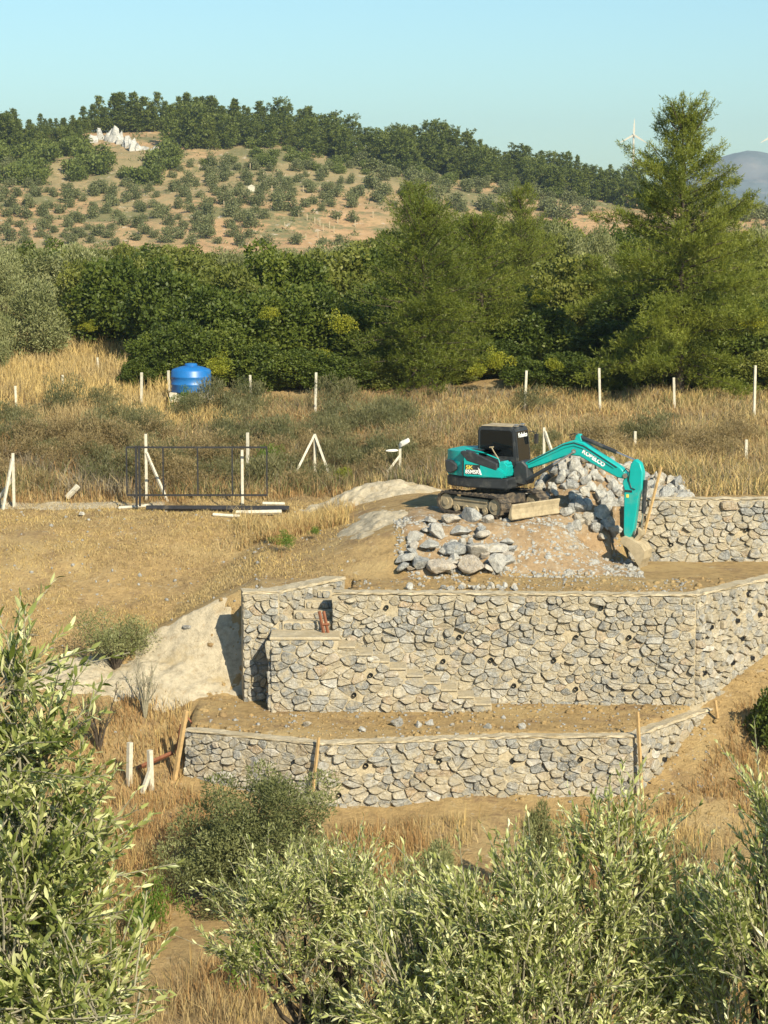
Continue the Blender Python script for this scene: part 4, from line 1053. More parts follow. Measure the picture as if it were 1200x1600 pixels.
# thicket: (px, Y, top py, width px, proto)
G1 = 'thicket bushes behind the fence'
for i, (px, Y, t, wp, q) in enumerate([(185, 112, 402, 170, 0), (262, 106, 415, 170, 1), (330, 102.5, 445, 175, 2), (295, 116, 392, 200, 3), (400, 102, 455, 175, 0), (432, 113, 388, 190, 1),
                                       (482, 104, 440, 170, 2), (545, 103, 470, 160, 0), (520, 115, 384, 190, 4), (600, 117, 375, 170, 1), (365, 109, 410, 150, 4), (850, 103.5, 480, 160, 2), (800, 109, 440, 150, 3),
                                       (890, 113, 395, 170, 4), (1182, 102, 470, 130, 0), (1165, 112, 385, 150, 4), (1015, 109, 430, 210, 1), (955, 103, 500, 170, 2), (1095, 102, 490, 170, 1), (700, 112, 400, 190, 3),
                                       (240, 99.5, 515, 110, 2), (280, 99, 500, 120, 0), (345, 99, 510, 130, 1), (600, 101, 520, 140, 1), (785, 101.5, 530, 120, 0), (140, 118, 400, 130, 3), (620, 108, 430, 160, 2), (1130, 106, 440, 150, 2), (410, 98.5, 535, 120, 2), (470, 98.5, 545, 120, 0), (530, 98, 555, 110, 1), (580, 99, 550, 110, 3), (830, 98.5, 560, 110, 1), (890, 98.5, 550, 120, 0), (950, 98, 565, 110, 2), (1010, 100, 560, 120, 1), (1080, 99, 560, 120, 0), (1140, 98.5, 560, 110, 2), (1195, 98, 545, 110, 4), (720, 101, 545, 120, 4), (215, 98, 560, 70, 1)]):
    x, s, hz = by_top(px, Y, t, wp)
    plant('thicket_bush', maq[q], x, Y, s, hz, 'dense dark evergreen bush of the thicket', 'bush', G1)
# second row and further canopy
G2 = 'tree tops at the back of the thicket'
for i in range(64):
    px = -40 + i * 20 + rw.uniform(-9, 9); Y = rw.uniform(128, 185)
    t = np.interp(px, [0, 150, 300, 560, 640, 760, 850, 950, 1200], [378, 372, 386, 380, 350, 335, 338, 352, 352]) + rw.uniform(-4, 16) + (Y - 128) * .02
    x, s, hz = by_top(px, Y, t, rw.uniform(75, 130))
    pr = rw.choice([olm[0], olm[1], maq[3], maq[4], maq[1]] if px < 560 else [olm[0], olm[2], maq[3], maq[4], maq[0]])
    plant('thicket_tree', pr, x, Y, s, hz, 'tree top in the back row of the thicket below the hill', 'tree', G2)
# mid olives at left
for px, Y, t, wp, q, lab in ((48, 108, 437, 135, 0, 'round grey green olive tree on the golden slope at left'), (-12, 103, 480, 60, 1, 'olive tree cut by the left edge of the picture'), (62, 126, 388, 150, 2, 'tall olive tree behind the round olive at left'),
                             (135, 122, 372, 120, 1, 'olive tree between the left olives and the thicket'), (5, 122, 392, 110, 0, 'olive tree at far left behind the round olive')):
    x, s, hz = by_top(px, Y, t, wp); plant('olive_tree', olm[q], x, Y, s, hz, lab, 'tree', 'olive trees on the left slope')
# yellow green bushes in the thicket
yb = [proto(400 + i, 26, 1700, .12, .075, M['yellowg'], irr=.4, low=-.2) for i in range(2)]
for i, (px, py, Y, r) in enumerate([(420, 480, 99.5, .42), (535, 500, 99.0, .55), (505, 545, 99.2, .4), (340, 565, 96.5, .5), (745, 570, 96.5, .45), (775, 556, 97, .5), (865, 560, 97.5, .42), (1178, 490, 96.0, .55), (845, 455, 103, .5), (138, 502, 109, .3)]):
    r *= 1.3; p = P(px, py + 12, Y); plant('yellow_shrub', yb[i % 2], p.x, Y, r, r * .95, ['bright yellow green sprig high in the dark thicket', 'yellow green shrub glowing in the middle of the thicket', 'small yellow green shrub lower in the thicket', 'yellow green shrub right of the blue tank', 'yellow shrub at the foot of the central pine', 'yellow shrub a little right of the central pine foot', 'yellow green shrub left of the big pine', 'yellow green shrub at the right edge under the big pine', 'yellow green shrub above the gap between the pines', 'tiny yellow green shrub by the golden slope'][i], 'shrub', 'yellow green shrubs', z=p.z - r * .8, trunk=False)

# small shrubs and weeds
gb = [proto(420 + i, 20, 1500, .13, .035, M['green'], upb=1.2, irr=.4, low=-.1, out=.4) for i in range(2)]
sb_ = [proto(440 + i, 26, 2600, .14, .02, M['scrub'], rz=.8, z0=.35, upb=1.6, irr=.35, low=-.1, out=.5) for i in range(3)]
for px, Y, r, h, k, lab in ((443, 66.5, .42, .40, 0, 'fresh green weed growing on the field above the steps'), (490, 68, .22, .25, 1, 'small green weed right of the fresh green weed'), (420, 79.0, .55, .75, 1, 'bright green young bush behind the gate'), (290, 91.5, .7, .65, 0, 'green shrub in front of the blue tank'),
                         (395, 45.2, .9, .7, 1, 'bright green shrub at the bottom between the olives'), (228, 47.0, .8, .9, 0, 'green shrub in the dry grass right of the near olive')):
    x = X(px, Y); plant('green_shrub', gb[k], x, Y, r, h, lab, 'shrub', 'fresh green shrubs', trunk=False)
bb_ = [proto(450 + i, 30, 2600, .13, .022, M['brownscrub'], rz=.8, z0=.35, upb=.9, irr=.35, low=-.1, out=.6) for i in range(2)]
for i in range(70):
    px = rw.uniform(-20, 680) if i < 50 else rw.uniform(640, 1215); Y = rw.uniform(76.5, 84); x = X(px, Y)
    r = rw.uniform(.5, 1.15); plant('dry_scrub', bb_[i % 2], x, Y, r, r * rw.uniform(.7, 1.0), 'brown dry scrub bush on the bank behind the gate', 'bush', 'brown scrub on the bank', trunk=False)
for i in range(84):
    px = rw.uniform(-20, 1215); Y = rw.uniform(77.0, 92); x = X(px, Y)
    if 640 < px and rw.random() < .75: continue
    r = rw.uniform(.6, 1.3); plant('scrub_bush', sb_[i % 3], x, Y, r, r * rw.uniform(.7, 1.0), 'grey green scrub bush in the dry grass bank', 'bush', 'scrub bushes on the bank', trunk=False)
plant('spiny_yellow_bush', yb[0], X(538, 77), 77, .42, .45, 'mustard yellow bush right of the tripod post', 'bush', trunk=False)

# olives of the middle distance
x, s, hz = by_top(393, 50.0, 1207, 300, 1.72)
plant('olive_bush', proto(230, 110, 44000, .050, .016, M['olivemid'], upb=.8, low=-.95, z0=.8, rmin=.10, rmax=.24, shell=.65), x, 50.0, s, hz, 'large round grey green olive bush before the low wall', 'bush')
x, s, hz = by_top(682, 47, 1315, 150, 1.72); plant('olive_bush', olm[1], x, 47, s, hz, 'smaller olive bush in the brown grass below the low wall', 'bush')
x, s, hz = by_top(842, 49, 1255, 75, 1.72); plant('olive_bush', olm[2], x, 49, s, hz, 'small dark olive bush at the foot of the low wall', 'bush')
x, s, hz = by_top(1055, 47, 1270, 110, 1.72); plant('scrub_bush', sb_[1], x, 47, s * 1.3, hz, 'dry greyish bush in orange grass right of the stake', 'bush', trunk=False)
def small_olive(px, Y, ptop, wpx, label, seed, n=1500, leafy=True, mat='olivemid'):
    x = X(px, Y, 1000); g = gz(x, Y); h = P(px, ptop, Y).z - g; rx = wpx / 2 / F * Y; rr = np.random.default_rng(seed); rr2 = random.Random(seed)
    e = tag(empty('young_olive' if leafy else 'bare_shrub', (x, Y, g)), label, 'tree', None)
    mb = MB(); bl = []
    for k in range(11):
        a = rr2.uniform(0, 6.28); q = rx * rr2.uniform(.35, .9); z1 = h * rr2.uniform(.5, .97)
        mid = (math.cos(a) * q * .3, math.sin(a) * q * .3, h * .3); tip = (math.cos(a) * q, math.sin(a) * q, z1)
        mb.tube([(0, 0, -.1), mid, tip], [.035, .025, .008], 5); bl.append((*tip, rx * rr2.uniform(.25, .42)))
        for j in range(4 if leafy else 7):
            t = rr2.uniform(.35, 1); b = [mid[i] + (tip[i] - mid[i]) * t for i in range(3)]
            mb.tube([b, (b[0] + rr2.uniform(-.3, .3) * rx, b[1] + rr2.uniform(-.3, .3) * rx, b[2] + rr2.uniform(.05, .3) * h)], [.009, .004], 4)
        bl.append((mid[0] * 2.2, mid[1] * 2.2, h * rr2.uniform(.45, .75), rx * .35))
    mb.build('branches', M['bark'] if leafy else M['twig'], e)
    if n:
        V, Q, rd = blob_leaves(rr, bl, n, .085 if leafy else .05, .024, upb=.7, shell=.2); link('crown', npmesh('crown', V, Q, M[mat], rnd=rd), e)
small_olive(180, 61.6, 972, 125, 'young olive tree standing before the pale sand heap', 51, 8000)
small_olive(225, 59.5, 1035, 70, 'leafless twiggy shrub before the sand heap', 52, 60, False)
small_olive(152, 58.3, 1075, 75, 'thin sparse young tree left of the bare shrub', 53, 700, mat='scrub')
small_olive(40, 63.5, 990, 60, 'small dark dry shrub on the field at far left', 54, 350, False, mat='scrub')
x = X(1243, 58.6); plant('evergreen_tree', maq[0], x, 58.6, 1.25, 1.75, 'dark evergreen tree cut by the right edge beside the walls', 'tree', z=-5.3)

# ------------------------------------------------------------------ hill trees, posts, outcrop, turbines
HB = dict()
def hill_plant(name, pr, px, py, s, h, label, group, dz=-.3):
    p = hill_at(px, py); e = link(name, pr, None, p + Vector((0, 0, dz)), (0, 0, rw.uniform(0, 6))); e.scale = (s, s, h); return tag(e, label, 'tree', group)
def joined(pr, mt):
    """crown and trunk of a far tree as one mesh"""
    me = pr[0].copy(); return me
k = 0; rr = random.Random(5)
for row in range(19):                                            # planted rows left, running down the slope
    for j in range(16):
        py = 260 + j * 8.1 + rr.uniform(-3, 3)
        px = -50 + row * 33 + (j - 8) * (row - 9) * .8 + rr.uniform(-9, 9) + (j % 2) * 16
        if px > 560 or px < -40 or (py < 290 and 60 < px < 260) or rr.random() < .10: continue
        if 395 < px < 520 and 345 < py < 375: continue
        s = rr.uniform(1.1, 1.9) * (1.3 if rr.random() < .12 else 1); hill_plant('olive_tree', olf[k % 4][0], px, py, s, s * .95, 'grey green hillside olive, ' + ('%d' % (row + 1)) + ('st' if row == 0 else 'nd' if row == 1 else 'rd' if row == 2 else 'th') + ' planted row from the left, ' + ('topmost', 'second', 'third', 'fourth', 'fifth', 'sixth', 'seventh', 'eighth', 'ninth', 'tenth', 'eleventh', 'twelfth', 'thirteenth', 'fourteenth', 'fifteenth', 'lowest')[j] + ' in its row', 'olive grove on the hill'); k += 1
for j in range(85):
    px = rr.uniform(545, 975); py = np.interp(px, [545, 700, 960], [235, 265, 305]) + rr.uniform(3, 85) * np.interp(px, [545, 975], [1, .5])
    s = rr.uniform(1.2, 2.6); hill_plant('olive_tree', olf[j % 4][0], px, py, s, s * .9, 'olive tree scattered over the right flank of the hill', 'olives on the right flank')
for j in range(46):
    px = rr.uniform(985, 1235); py = np.interp(px, _ra, _rp) + rr.uniform(1, 16); s = rr.uniform(1.6, 3.2)
    hill_plant('olive_tree', (olf + bsf)[j % 6][0], px, py, s, s * .9, 'low tree on the hill tail behind the big pine', 'trees on the right tail of the hill')
for j in range(62):                                             # dark maquis on the shoulder
    px = rr.uniform(-15, 270); py = rr.uniform(222, 285) + abs(px - 130) * .06
    if 128 < px < 258 and py < 251: continue
    s = rr.uniform(2.2, 4.0); hill_plant('hill_bush', bsf[j % 2][0], px, py, s, s * .9, 'dark green bush on the left shoulder of the hill', 'bushes on the hill shoulder')
for j in range(70):
    px = rr.uniform(270, 980); py = np.interp(px, _ra, _rp) + rr.uniform(20, 62) * np.interp(px, [270, 560, 980], [1, .8, .5]); s = rr.uniform(1.4, 2.8)
    hill_plant('hill_bush', bsf[j % 2][0], px, py, s, s * .85, 'dark green bush below the pines of the ridge', 'bushes below the ridge pines')
n = 3000
x = rng.uniform(-150, 130, n); y = rng.uniform(445, 606, n); keep = fbm(x * .045, y * .045, 61, 3) + rng.normal(0, .06, n) > .44; x, y = x[keep], y[keep]
bl = np.stack([x, y, hill_z(x, y) + .1, rng.uniform(.25, .75, len(x))], -1)
V, Q, rd = blob_leaves(np.random.default_rng(62), bl, 26000, .55, .34, upb=.5, shell=.3)
tag(link('hill_scrub', npmesh('hill_scrub', V, Q, M['olivefar'], rnd=rd)), 'low scrub growing between the olives on the hill', 'scrub', kind='stuff')
for j in range(22):
    px = 120 + j * 7 + rr.uniform(-3, 3); s = rr.uniform(1.8, 3.0)
    hill_plant('hill_bush', bsf[j % 2][0], px, np.interp(px, _ra, _rp) + .5, s, s * .9, 'dark green bush on the ridge above the rock outcrop', 'bushes above the outcrop')
pf = [pine(60 + i, 10.0, ([0, .1, .3, .6, .85, 1], [1.9, 2.6, 2.6, 1.7, .75, .1]), 44, 20, 6, .8, mat='pinefar', nw=.26) for i in range(3)]
pf2 = [pine(65 + i, 10.0, ([0, .1, .3, .6, .85, 1], [2.2, 3.4, 3.7, 3.3, 2.4, 1.0]), 44, 20, 6, .8, mat='pinefar', nw=.26) for i in range(2)]
k = 0
for px in np.arange(-30, 1010, 8.2):
    for rowk in range(2):
        top = np.interp(px, [-30, 30, 60, 110, 150, 185, 230, 300, 340, 400, 440, 500, 540, 560, 620, 700, 780, 850, 920, 980], [172, 172, 182, 182, 158, 150, 156, 146, 158, 166, 165, 168, 190, 192, 198, 204, 230, 238, 250, 262])
        rid = np.interp(px, _ra, _rp)
        pyb = rid + (2 if rowk == 0 else rr.uniform(14, 34)) ; ptop = top + (rr.uniform(-6, 20) if rowk == 0 else rr.uniform(10, 34))
        
        if 128 < px < 265 and rowk: continue
        
        pxx = px + rr.uniform(-5, 5); p = hill_at(pxx, pyb); h = max(4.0, P(pxx, ptop, p.y).z - p.z)
        m_ = (pf if rr.random() < .6 or px < 420 and rowk == 0 else pf2); s = h / 10
        e = link('pine_tree', m_[k % len(m_)][0], None, p, (0, 0, rr.uniform(0, 6))); q_ = rr.uniform(.95, 1.45); e.scale = (s * q_, s * q_, s * 1.03)
        tag(e, 'dark pine on the ridge of the distant hill' if rowk == 0 else 'dark pine just below the ridge of the distant hill', 'tree', 'ridge pines' if rowk == 0 else 'pines below the ridge'); k += 1
out = tag(empty('rock_outcrop', hill_at(195, 225)), 'jagged white rock outcrop on the hill shoulder below the pines', 'rock')
for i, (px, py, s, h) in enumerate([(148, 216, 2.0, 3.6), (158, 212, 1.6, 3.4), (168, 214, 2.0, 4.4), (178, 215, 2.2, 4.2), (188, 219, 2.0, 4.0), (198, 224, 2.1, 3.6), (208, 229, 2.2, 3.8), (217, 229, 1.7, 3.0), (228, 228, 1.6, 1.8), (240, 230, 1.8, 1.6), (250, 233, 1.4, 1.1)]):
    p = hill_at(px, py + 6) - out.location; o = link('crag', rock_mesh('crag', 500 + i, M['hillrock'], 2, 2.2, 1.0), out, p, (rr.uniform(-.2, .2), rr.uniform(-.2, .2), rr.uniform(0, 6))); o.scale = (s * .85, s * .8, h * .95)
pm_ = MB().box(-.09, .09, -.09, .09, -.3, 1.5).mesh('hill_post', M['mud'])
for px, py in [(455, 252), (487, 257), (393, 262), (412, 280), (446, 283), (351, 300), (357, 318), (386, 338), (400, 330), (425, 300), (440, 318), (467, 340), (480, 345), (492, 350), (500, 354), (505, 362), (515, 357), (522, 364), (528, 350), (372, 345), (368, 332), (408, 378), (445, 358), (478, 376), (497, 372), (500, 300), (474, 300), (583, 340), (555, 355), (350, 325), (346, 310), (391, 265)]:
    tag(link('hill_post', pm_, None, hill_at(px, py)), 'tiny white fence post on the distant hillside', 'post', 'fence posts on the hill')
hut = MB().box(-1.3, 1.3, -1, 1, -.4, 1.7).prism([(-1.5, 1.7), (1.5, 1.7), (0, 2.5)], -1.1, 1.1).build('field_hut', M['white'], None, loc=hill_at(393, 299)); hut.scale = (.6, .6, .6); tag(hut, 'tiny white field hut on the hillside above the posts', 'hut')
wp_ = MB().box(-.06, .06, -.06, .06, -.3, 1.7).mesh('slope_post', M['white'])

def turbine(px, py, Y, bl, rot, label):
    hub = P(px, py, Y); e = tag(empty('wind_turbine', (hub.x, Y, -20)), label, 'turbine', 'wind turbines on the skyline')
    hz = hub.z + 20
    MB().tube([(0, 0, 0), (0, 0, hz)], [1.9, 1.1], 10).build('tower', M['white'], e)
    MB().box(-1.4, 1.4, -2.5, 4.5, hz - 1.3, hz + 1.6).tube([(0, -4, hz), (0, -2.4, hz)], 1.1, 10).build('nacelle', M['white'], e, .3)
    for k in range(3):
        a = rot + k * 2.0944; d = Vector((math.sin(a), 0, math.cos(a))); s = Vector((d.z, 0, -d.x)); c = Vector((0, -3.2, hz))
        mb = MB(); v = []
        for t, w_ in ((0, .7), (.18, 1.25), (.6, .8), (1, .2)):
            q = c + d * bl * t; v += [q - s * w_ + Vector((0, -.15, 0)), q + s * w_, q + Vector((0, .35, 0)) * (1 - t * .8)]
        f = [(0, 2, 1), (9, 10, 11)]
        for i in range(3):
            for j in range(3): f.append((i * 3 + j, i * 3 + (j + 1) % 3, i * 3 + 3 + (j + 1) % 3, i * 3 + 3 + j))
        mb.add(v, f).build('blade', M['white'], e)
turbine(990, 211, 2600, 19, .02, 'white wind turbine left of the big pine top')
turbine(1207, 212, 2600, 17, 0, 'white wind turbine cut by the right edge of the picture')

# ------------------------------------------------------------------ dry grass
def grass(name, x, y, h, wd, col, seed, lean=.35, label='', z=None):
    rr = np.random.default_rng(seed); n = len(x); zz = H(x, y) - .02 if z is None else z
    b = np.stack([x, y, zz], -1); a = rr.uniform(0, 6.28, n); s = np.stack([np.cos(a), np.sin(a), np.zeros(n)], -1) * (wd * .5)[:, None]
    ld = rr.uniform(0, 6.28, n); lm = np.abs(rr.normal(0, lean, n)); l = np.stack([np.cos(ld) * lm, np.sin(ld) * lm, np.zeros(n)], -1)
    mid = b + (l * .35 + np.array([0, 0, .55])) * h[:, None]; tip = b + (l * 1.1 + np.array([0, 0, 1.0])) * h[:, None] * np.array([1, 1, 1])
    V = np.stack([b - s, b + s, mid + s * .8, mid - s * .8, tip], 1).reshape(-1, 3)
    o = np.arange(n)[:, None] * 5
    cc = np.repeat(col, 5, 0)
    me = npmesh(name, V, [o + np.array([[0, 1, 2, 3]]), o + np.array([[3, 2, 4]])], M['grass'], col=cc)
    return tag(link(name, me), label, 'grass', kind='stuff')
STRAW, BROWN, RUST, OLIV, GOLD, GREYB = [np.array(c) for c in ((.45, .345, .165), (.28, .205, .105), (.35, .215, .09), (.19, .19, .075), (.52, .385, .155), (.25, .21, .145))]
def pal(x, y, cols, ws, seed, scale, rr):
    """colour by clumps of noise"""
    w_ = np.stack([np.maximum(0.02, fbm(x * scale, y * scale, seed + 7 * i, 3) * rr.uniform(.7, 1.3, len(x)) - .25) ** 2.2 * ww for i, ww in enumerate(ws)], -1)
    k = (w_.cumsum(1) / w_.sum(1, keepdims=True) > rr.random(len(x))[:, None]).argmax(1)
    return np.array(cols)[k] * rr.uniform(.7, 1.3, (len(x), 1))
def clump(n, x0, x1, y0, y1, rr, sig=.16, per=14):
    m_ = n // per; cx = rr.uniform(x0, x1, m_); cy_ = rr.uniform(y0, y1, m_)
    return (cx[:, None] + rr.normal(0, sig, (m_, per))).ravel(), (cy_[:, None] + rr.normal(0, sig, (m_, per))).ravel(), np.repeat(rr.uniform(.55, 1.25, m_), per)
rr = np.random.default_rng(21)
# bank behind the gate and the excavator
x, y, q = clump(158000, -20, 20, 67, 97, rr)
keep = (np.abs(x) < .205 * y) & (y > np.interp(x, [-20, 0, 1, 6, 8, 20], [75.4, 75.4, 73.5, 72.3, 67.2, 67.2])) & ~((x < -6) & (y > 88)) & ~((x > 4.2) & (x < 9.4) & (y < 72.3)); x, y, q = x[keep], y[keep], q[keep]
lx = x / y
cl = pal(x, y, [BROWN, RUST, STRAW, OLIV, GREYB], [1.5, .5, .4, 1.5, 1.1], 3, .30, rr)
cr = pal(x, y, [STRAW, GOLD, BROWN, OLIV, RUST, GREYB], [1.5, .9, .7, .45, .3, .3], 5, .45, rr)
t = sstep(.0, .07, lx + (fbm(x * .4, y * .4, 8) - .5) * .1)[:, None]
grass('bank_grass', x, y, q * rr.uniform(.45, 1.05, len(x)) * np.interp(y, [67, 72, 77, 90, 97], [.65, .65, .7, .55, .45]) * (.45 + 1.1 * fbm(x * .5, y * .5, 51, 3)), np.full(len(x), .028), np.where(rr.random((len(x), 1)) < t, cr, cl), 22, .7, 'tall dry grass and scrub on the bank behind the excavator')
# golden slope at left
x, y, q = clump(42000, -21, -6, 88, 118, rr); keep = (x < -.105 * y + 1.5) | (y < 95); x, y, q = x[keep], y[keep], q[keep]
grass('golden_grass', x, y, q * rr.uniform(.35, .8, len(x)), np.full(len(x), .03), pal(x, y, [GOLD, STRAW, BROWN], [1.6, 1.1, .25], 6, .3, rr), 23, .4, 'golden dry grass on the slope at left')
# short field grass
x, y, q = clump(110000, -16, .5, 60.5, 76, rr, .22, 10)
pat = fbm(x * .45, y * .45, 12, 3); keep = (pat + rr.normal(0, .07, len(x)) > .30) & (np.abs(x) < .2 * y) & ~((x > -3.9) & (y < 62.8)) & (x < -2.1 + 1.6 * rr.normal(0, .5, len(x)) + 2.4 * (fbm(x * 0 + 2, y * .8, 41) - .5)) ; keep &= ~((np.abs(x + 6.2) < 2.5) & (np.abs(y - 61.7) < 1.5)); x, y, q = x[keep], y[keep], q[keep]
grass('field_grass', x, y, q * rr.uniform(.03, .14, len(x)), np.full(len(x), .02), pal(x, y, [STRAW, GOLD, BROWN], [1.3, 1.2, .4], 9, .4, rr), 24, .8, 'short dry grass on the sloping field')
# taller tufts on the field
x, y, q = clump(9000, -4.8, -1.2, 66, 72.5, rr, .22, 24); keep = fbm(x * .6, y * .6, 31, 2) > .5; x, y, q = x[keep], y[keep], q[keep]
x2, y2, q2 = clump(3000, -15, 0, 75.0, 76.2, rr, .2, 24); x = np.r_[x, x2]; y = np.r_[y, y2]; q = np.r_[q, q2]
grass('field_tufts', x, y, q * rr.uniform(.2, .5, len(x)), np.full(len(x), .02), pal(x, y, [STRAW, GOLD, RUST], [1, .6, .7], 9, .4, rr), 25, .5, 'taller dry tufts on the field before the gate')
# brown grass below the low wall
x, y, q = clump(105000, -11, 12.5, 41, 60, rr, .15, 14); pat = fbm(x * .35, y * .35, 14, 3)
keep = (np.abs(x) < .205 * y) & (pat + rr.normal(0, .05, len(x)) > .36) & ~inpoly(x, y, [(-5.4, 56.5), (-1.65, 54.5), (3.3, 55.2), (7.0, 55.4), (9.9, 59.5), (9, 70), (-5.4, 70)])
keep &= ~((np.abs(x + 3.05) < 1.9) & (y > 46.3) & (y < 51)) & ~((np.abs(x - 1.2) < 1.1) & (y > 44.5) & (y < 48))
x, y, q = x[keep], y[keep], q[keep]
grass('brown_grass', x, y, q * rr.uniform(.3, .8, len(x)) * np.interp(y, [46, 50, 55, 57], [1, .9, .6, .5]), np.full(len(x), .018), pal(x, y, [RUST, STRAW, BROWN, GOLD], [1.9, .6, .6, .5], 15, .35, rr), 26, .35, 'brown dry grass below the low wall')

# ------------------------------------------------------------------ foreground olive trees, leaf by leaf
def leaf_verts(c, d, n, ln, wd, curl=0.0):
    """lanceolate folded leaf; arrays (N,3)"""
    s = unit(np.cross(d, n)); n = np.cross(s, d)
    def pt(t, w_, up_): return c + d * (ln * t)[:, None] + s * (wd * w_)[:, None] + n * (ln * (up_ + np.zeros(len(ln))))[:, None]
    V = np.stack([pt(0, 0, 0), pt(.28, .42, .035), pt(.30, 0, .01), pt(.28, -.42, .035), pt(.66, .40, .02 - curl * .4), pt(.68, 0, -.01 - curl * .4), pt(.66, -.40, .02 - curl * .4), pt(1, 0, -.05 - curl)], 1)
    return V
LF_T = np.array([[0, 2, 1], [0, 3, 2], [7, 4, 5], [7, 5, 6]]); LF_Q = np.array([[1, 2, 5, 4], [2, 3, 6, 5]])
one = leaf_verts(np.zeros((1, 3)), np.array([[0, 0, 1.]]), np.array([[0, -1., 0]]), np.ones(1), np.full(1, .31))[0]
leaf_me = npmesh('leaf', one, [LF_T, LF_Q], M['olive'], smooth=True)

def near_olive(px, py, Y, lobes, nshoot, leaf, label, seed, shoot=.34, nl=26, up_=.75, trunk_px=None, pos=None, parts=300):
    rr = np.random.default_rng(seed); pr = random.Random(seed); c0 = P(px, py, Y); g = gz(c0.x, Y)
    e = tag(empty('olive_tree', (c0.x if trunk_px is None else X(trunk_px, Y, 1500), Y, g)), label, 'tree', 'near olive trees')
    base = np.array(e.location); lob = np.array(lobes, float); wgt = lob[:, 3] * lob[:, 5] ; k = rr.choice(len(lob), nshoot, p=wgt / wgt.sum())
    ncl = max(8, nshoot // 11); kc = rr.choice(len(lob), ncl, p=wgt / wgt.sum()); cl_ = rr.integers(0, ncl, nshoot); k = kc[cl_]   # shoots sit in clusters on side branches
    dc = unit(rr.normal(size=(ncl, 3)) + np.array([0, -.35, .25])); rc = .35 + .65 * rr.random(ncl) ** .55
    d = unit(dc[cl_] + rr.normal(size=(nshoot, 3)) * .16)
    rad = (rc[cl_] * rr.uniform(.85, 1.1, nshoot))[:, None]
    ctr = np.array([[*(P(a, b, Y + oy))] for a, b, oy, *_ in lob])
    sb = ctr[k] + d * rad * lob[k][:, 3:6]
    lean_ = rr.normal(size=(ncl, 3)) * .38
    sd = unit(d * .55 + np.array([0, 0, up_]) + lean_[cl_] + rr.normal(size=(nshoot, 3)) * .30)
    sl = shoot * rr.uniform(.55, 1.25, nshoot)
    bend = unit(rr.normal(size=(nshoot, 3)) + np.array([0, 0, -.4])) * .28
    mb = MB()
    LC, LD, LN, LL = [], [], [], []
    for t in np.linspace(.08, 1.0, nl // 2):
        p = sb + sd * (sl * t)[:, None] + bend * (sl * t * t)[:, None]
        tg = unit(sd + bend * 2 * t)
        ra = rr.uniform(0, 6.28, nshoot) if t == .08 else ra + 1.57 + rr.normal(0, .3, nshoot)
        ref = unit(np.cross(tg, np.array([.3, .9, .2]))); ref2 = np.cross(tg, ref)
        for sg in (0, math.pi):
            rdv = ref * np.cos(ra + sg)[:, None] + ref2 * np.sin(ra + sg)[:, None]
            opn = rr.uniform(.45, .95, nshoot) * (1.1 - .45 * t)
            ld = unit(tg * np.cos(opn)[:, None] + rdv * np.sin(opn)[:, None] + rr.normal(size=(nshoot, 3)) * .1)
            keep = rr.random(nshoot) < .9
            LC.append(p[keep]); LD.append(ld[keep]); LN.append(unit(tg * .8 - rdv * .6 + rr.normal(size=(nshoot, 3)) * .25)[keep]); LL.append((leaf * rr.uniform(.5, 1.25, nshoot) * (1.05 - .35 * t))[keep])
    LC, LD, LN, LL = np.concatenate(LC), np.concatenate(LD), np.concatenate(LN), np.concatenate(LL)
    # twigs
    sv = []; sf = []
    for i in range(nshoot):
        a = sb[i] - base; m2 = a + sd[i] * sl[i] * .5 + bend[i] * sl[i] * .25; tp = a + sd[i] * sl[i] + bend[i] * sl[i]
        mb.tube([a - sd[i] * .12, a, m2, tp], [.0042, .0038, .003, .0015], 4, cap=False)
    mb.build('twigs', M['twig'], e)
    tb = MB(); cc = ctr.mean(0) - base
    tb.tube([(0, 0, -.3), (cc[0] * .3, cc[1] * .2, cc[2] * .45), (cc[0] * .7, cc[1] * .5, cc[2] * .8), tuple(cc)], [.13, .10, .07, .04], 8)
    for i in range(26):
        j = pr.randrange(nshoot); a = np.array([cc[0] * .5, cc[1] * .4, cc[2] * pr.uniform(.55, .85)]); b = sb[j] - base
        tb.tube([a, (a + b) / 2 + np.array([pr.uniform(-.1, .1), pr.uniform(-.1, .1), -.05]), b], [.028, .016, .005], 5)
    tb.build('trunk', M['bark'], e)
    # leaves nearest to the camera in view stand as parts of their own
    fy = LC[:, 1] * math.cos(PITCH) - (LC[:, 2] - CAMZ) * math.sin(PITCH); uy = LC[:, 1] * math.sin(PITCH) + (LC[:, 2] - CAMZ) * math.cos(PITCH)
    pxx = 600 + F * LC[:, 0] / fy; pyy = 800 - F * uy / fy
    sc_v = np.where((pxx > 0) & (pxx < 1200) & (pyy < 1600) & (pyy > 0), np.linalg.norm(LC - np.array([0, 0, CAMZ]), axis=1), 1e6) - rr.uniform(0, .25, len(LC))
    o = np.argsort(sc_v); big = o[:parts]; rest = o[parts:]
    V = leaf_verts(LC[rest] - base, LD[rest], LN[rest], LL[rest], LL[rest] * rr.uniform(.20, .36, len(rest)), rr.normal(0, .14, len(rest))); n = len(rest)
    off = (np.arange(n) * 8)[:, None, None]
    me = npmesh('crown', V.reshape(-1, 3), [(LF_T[None] + off).reshape(-1, 3), (LF_Q[None] + off).reshape(-1, 4)], M['olive'], rnd=np.repeat(rr.random(n) ** 1.15, 8), smooth=True)
    co = link('crown', me, e); co['kind'] = 'stuff'
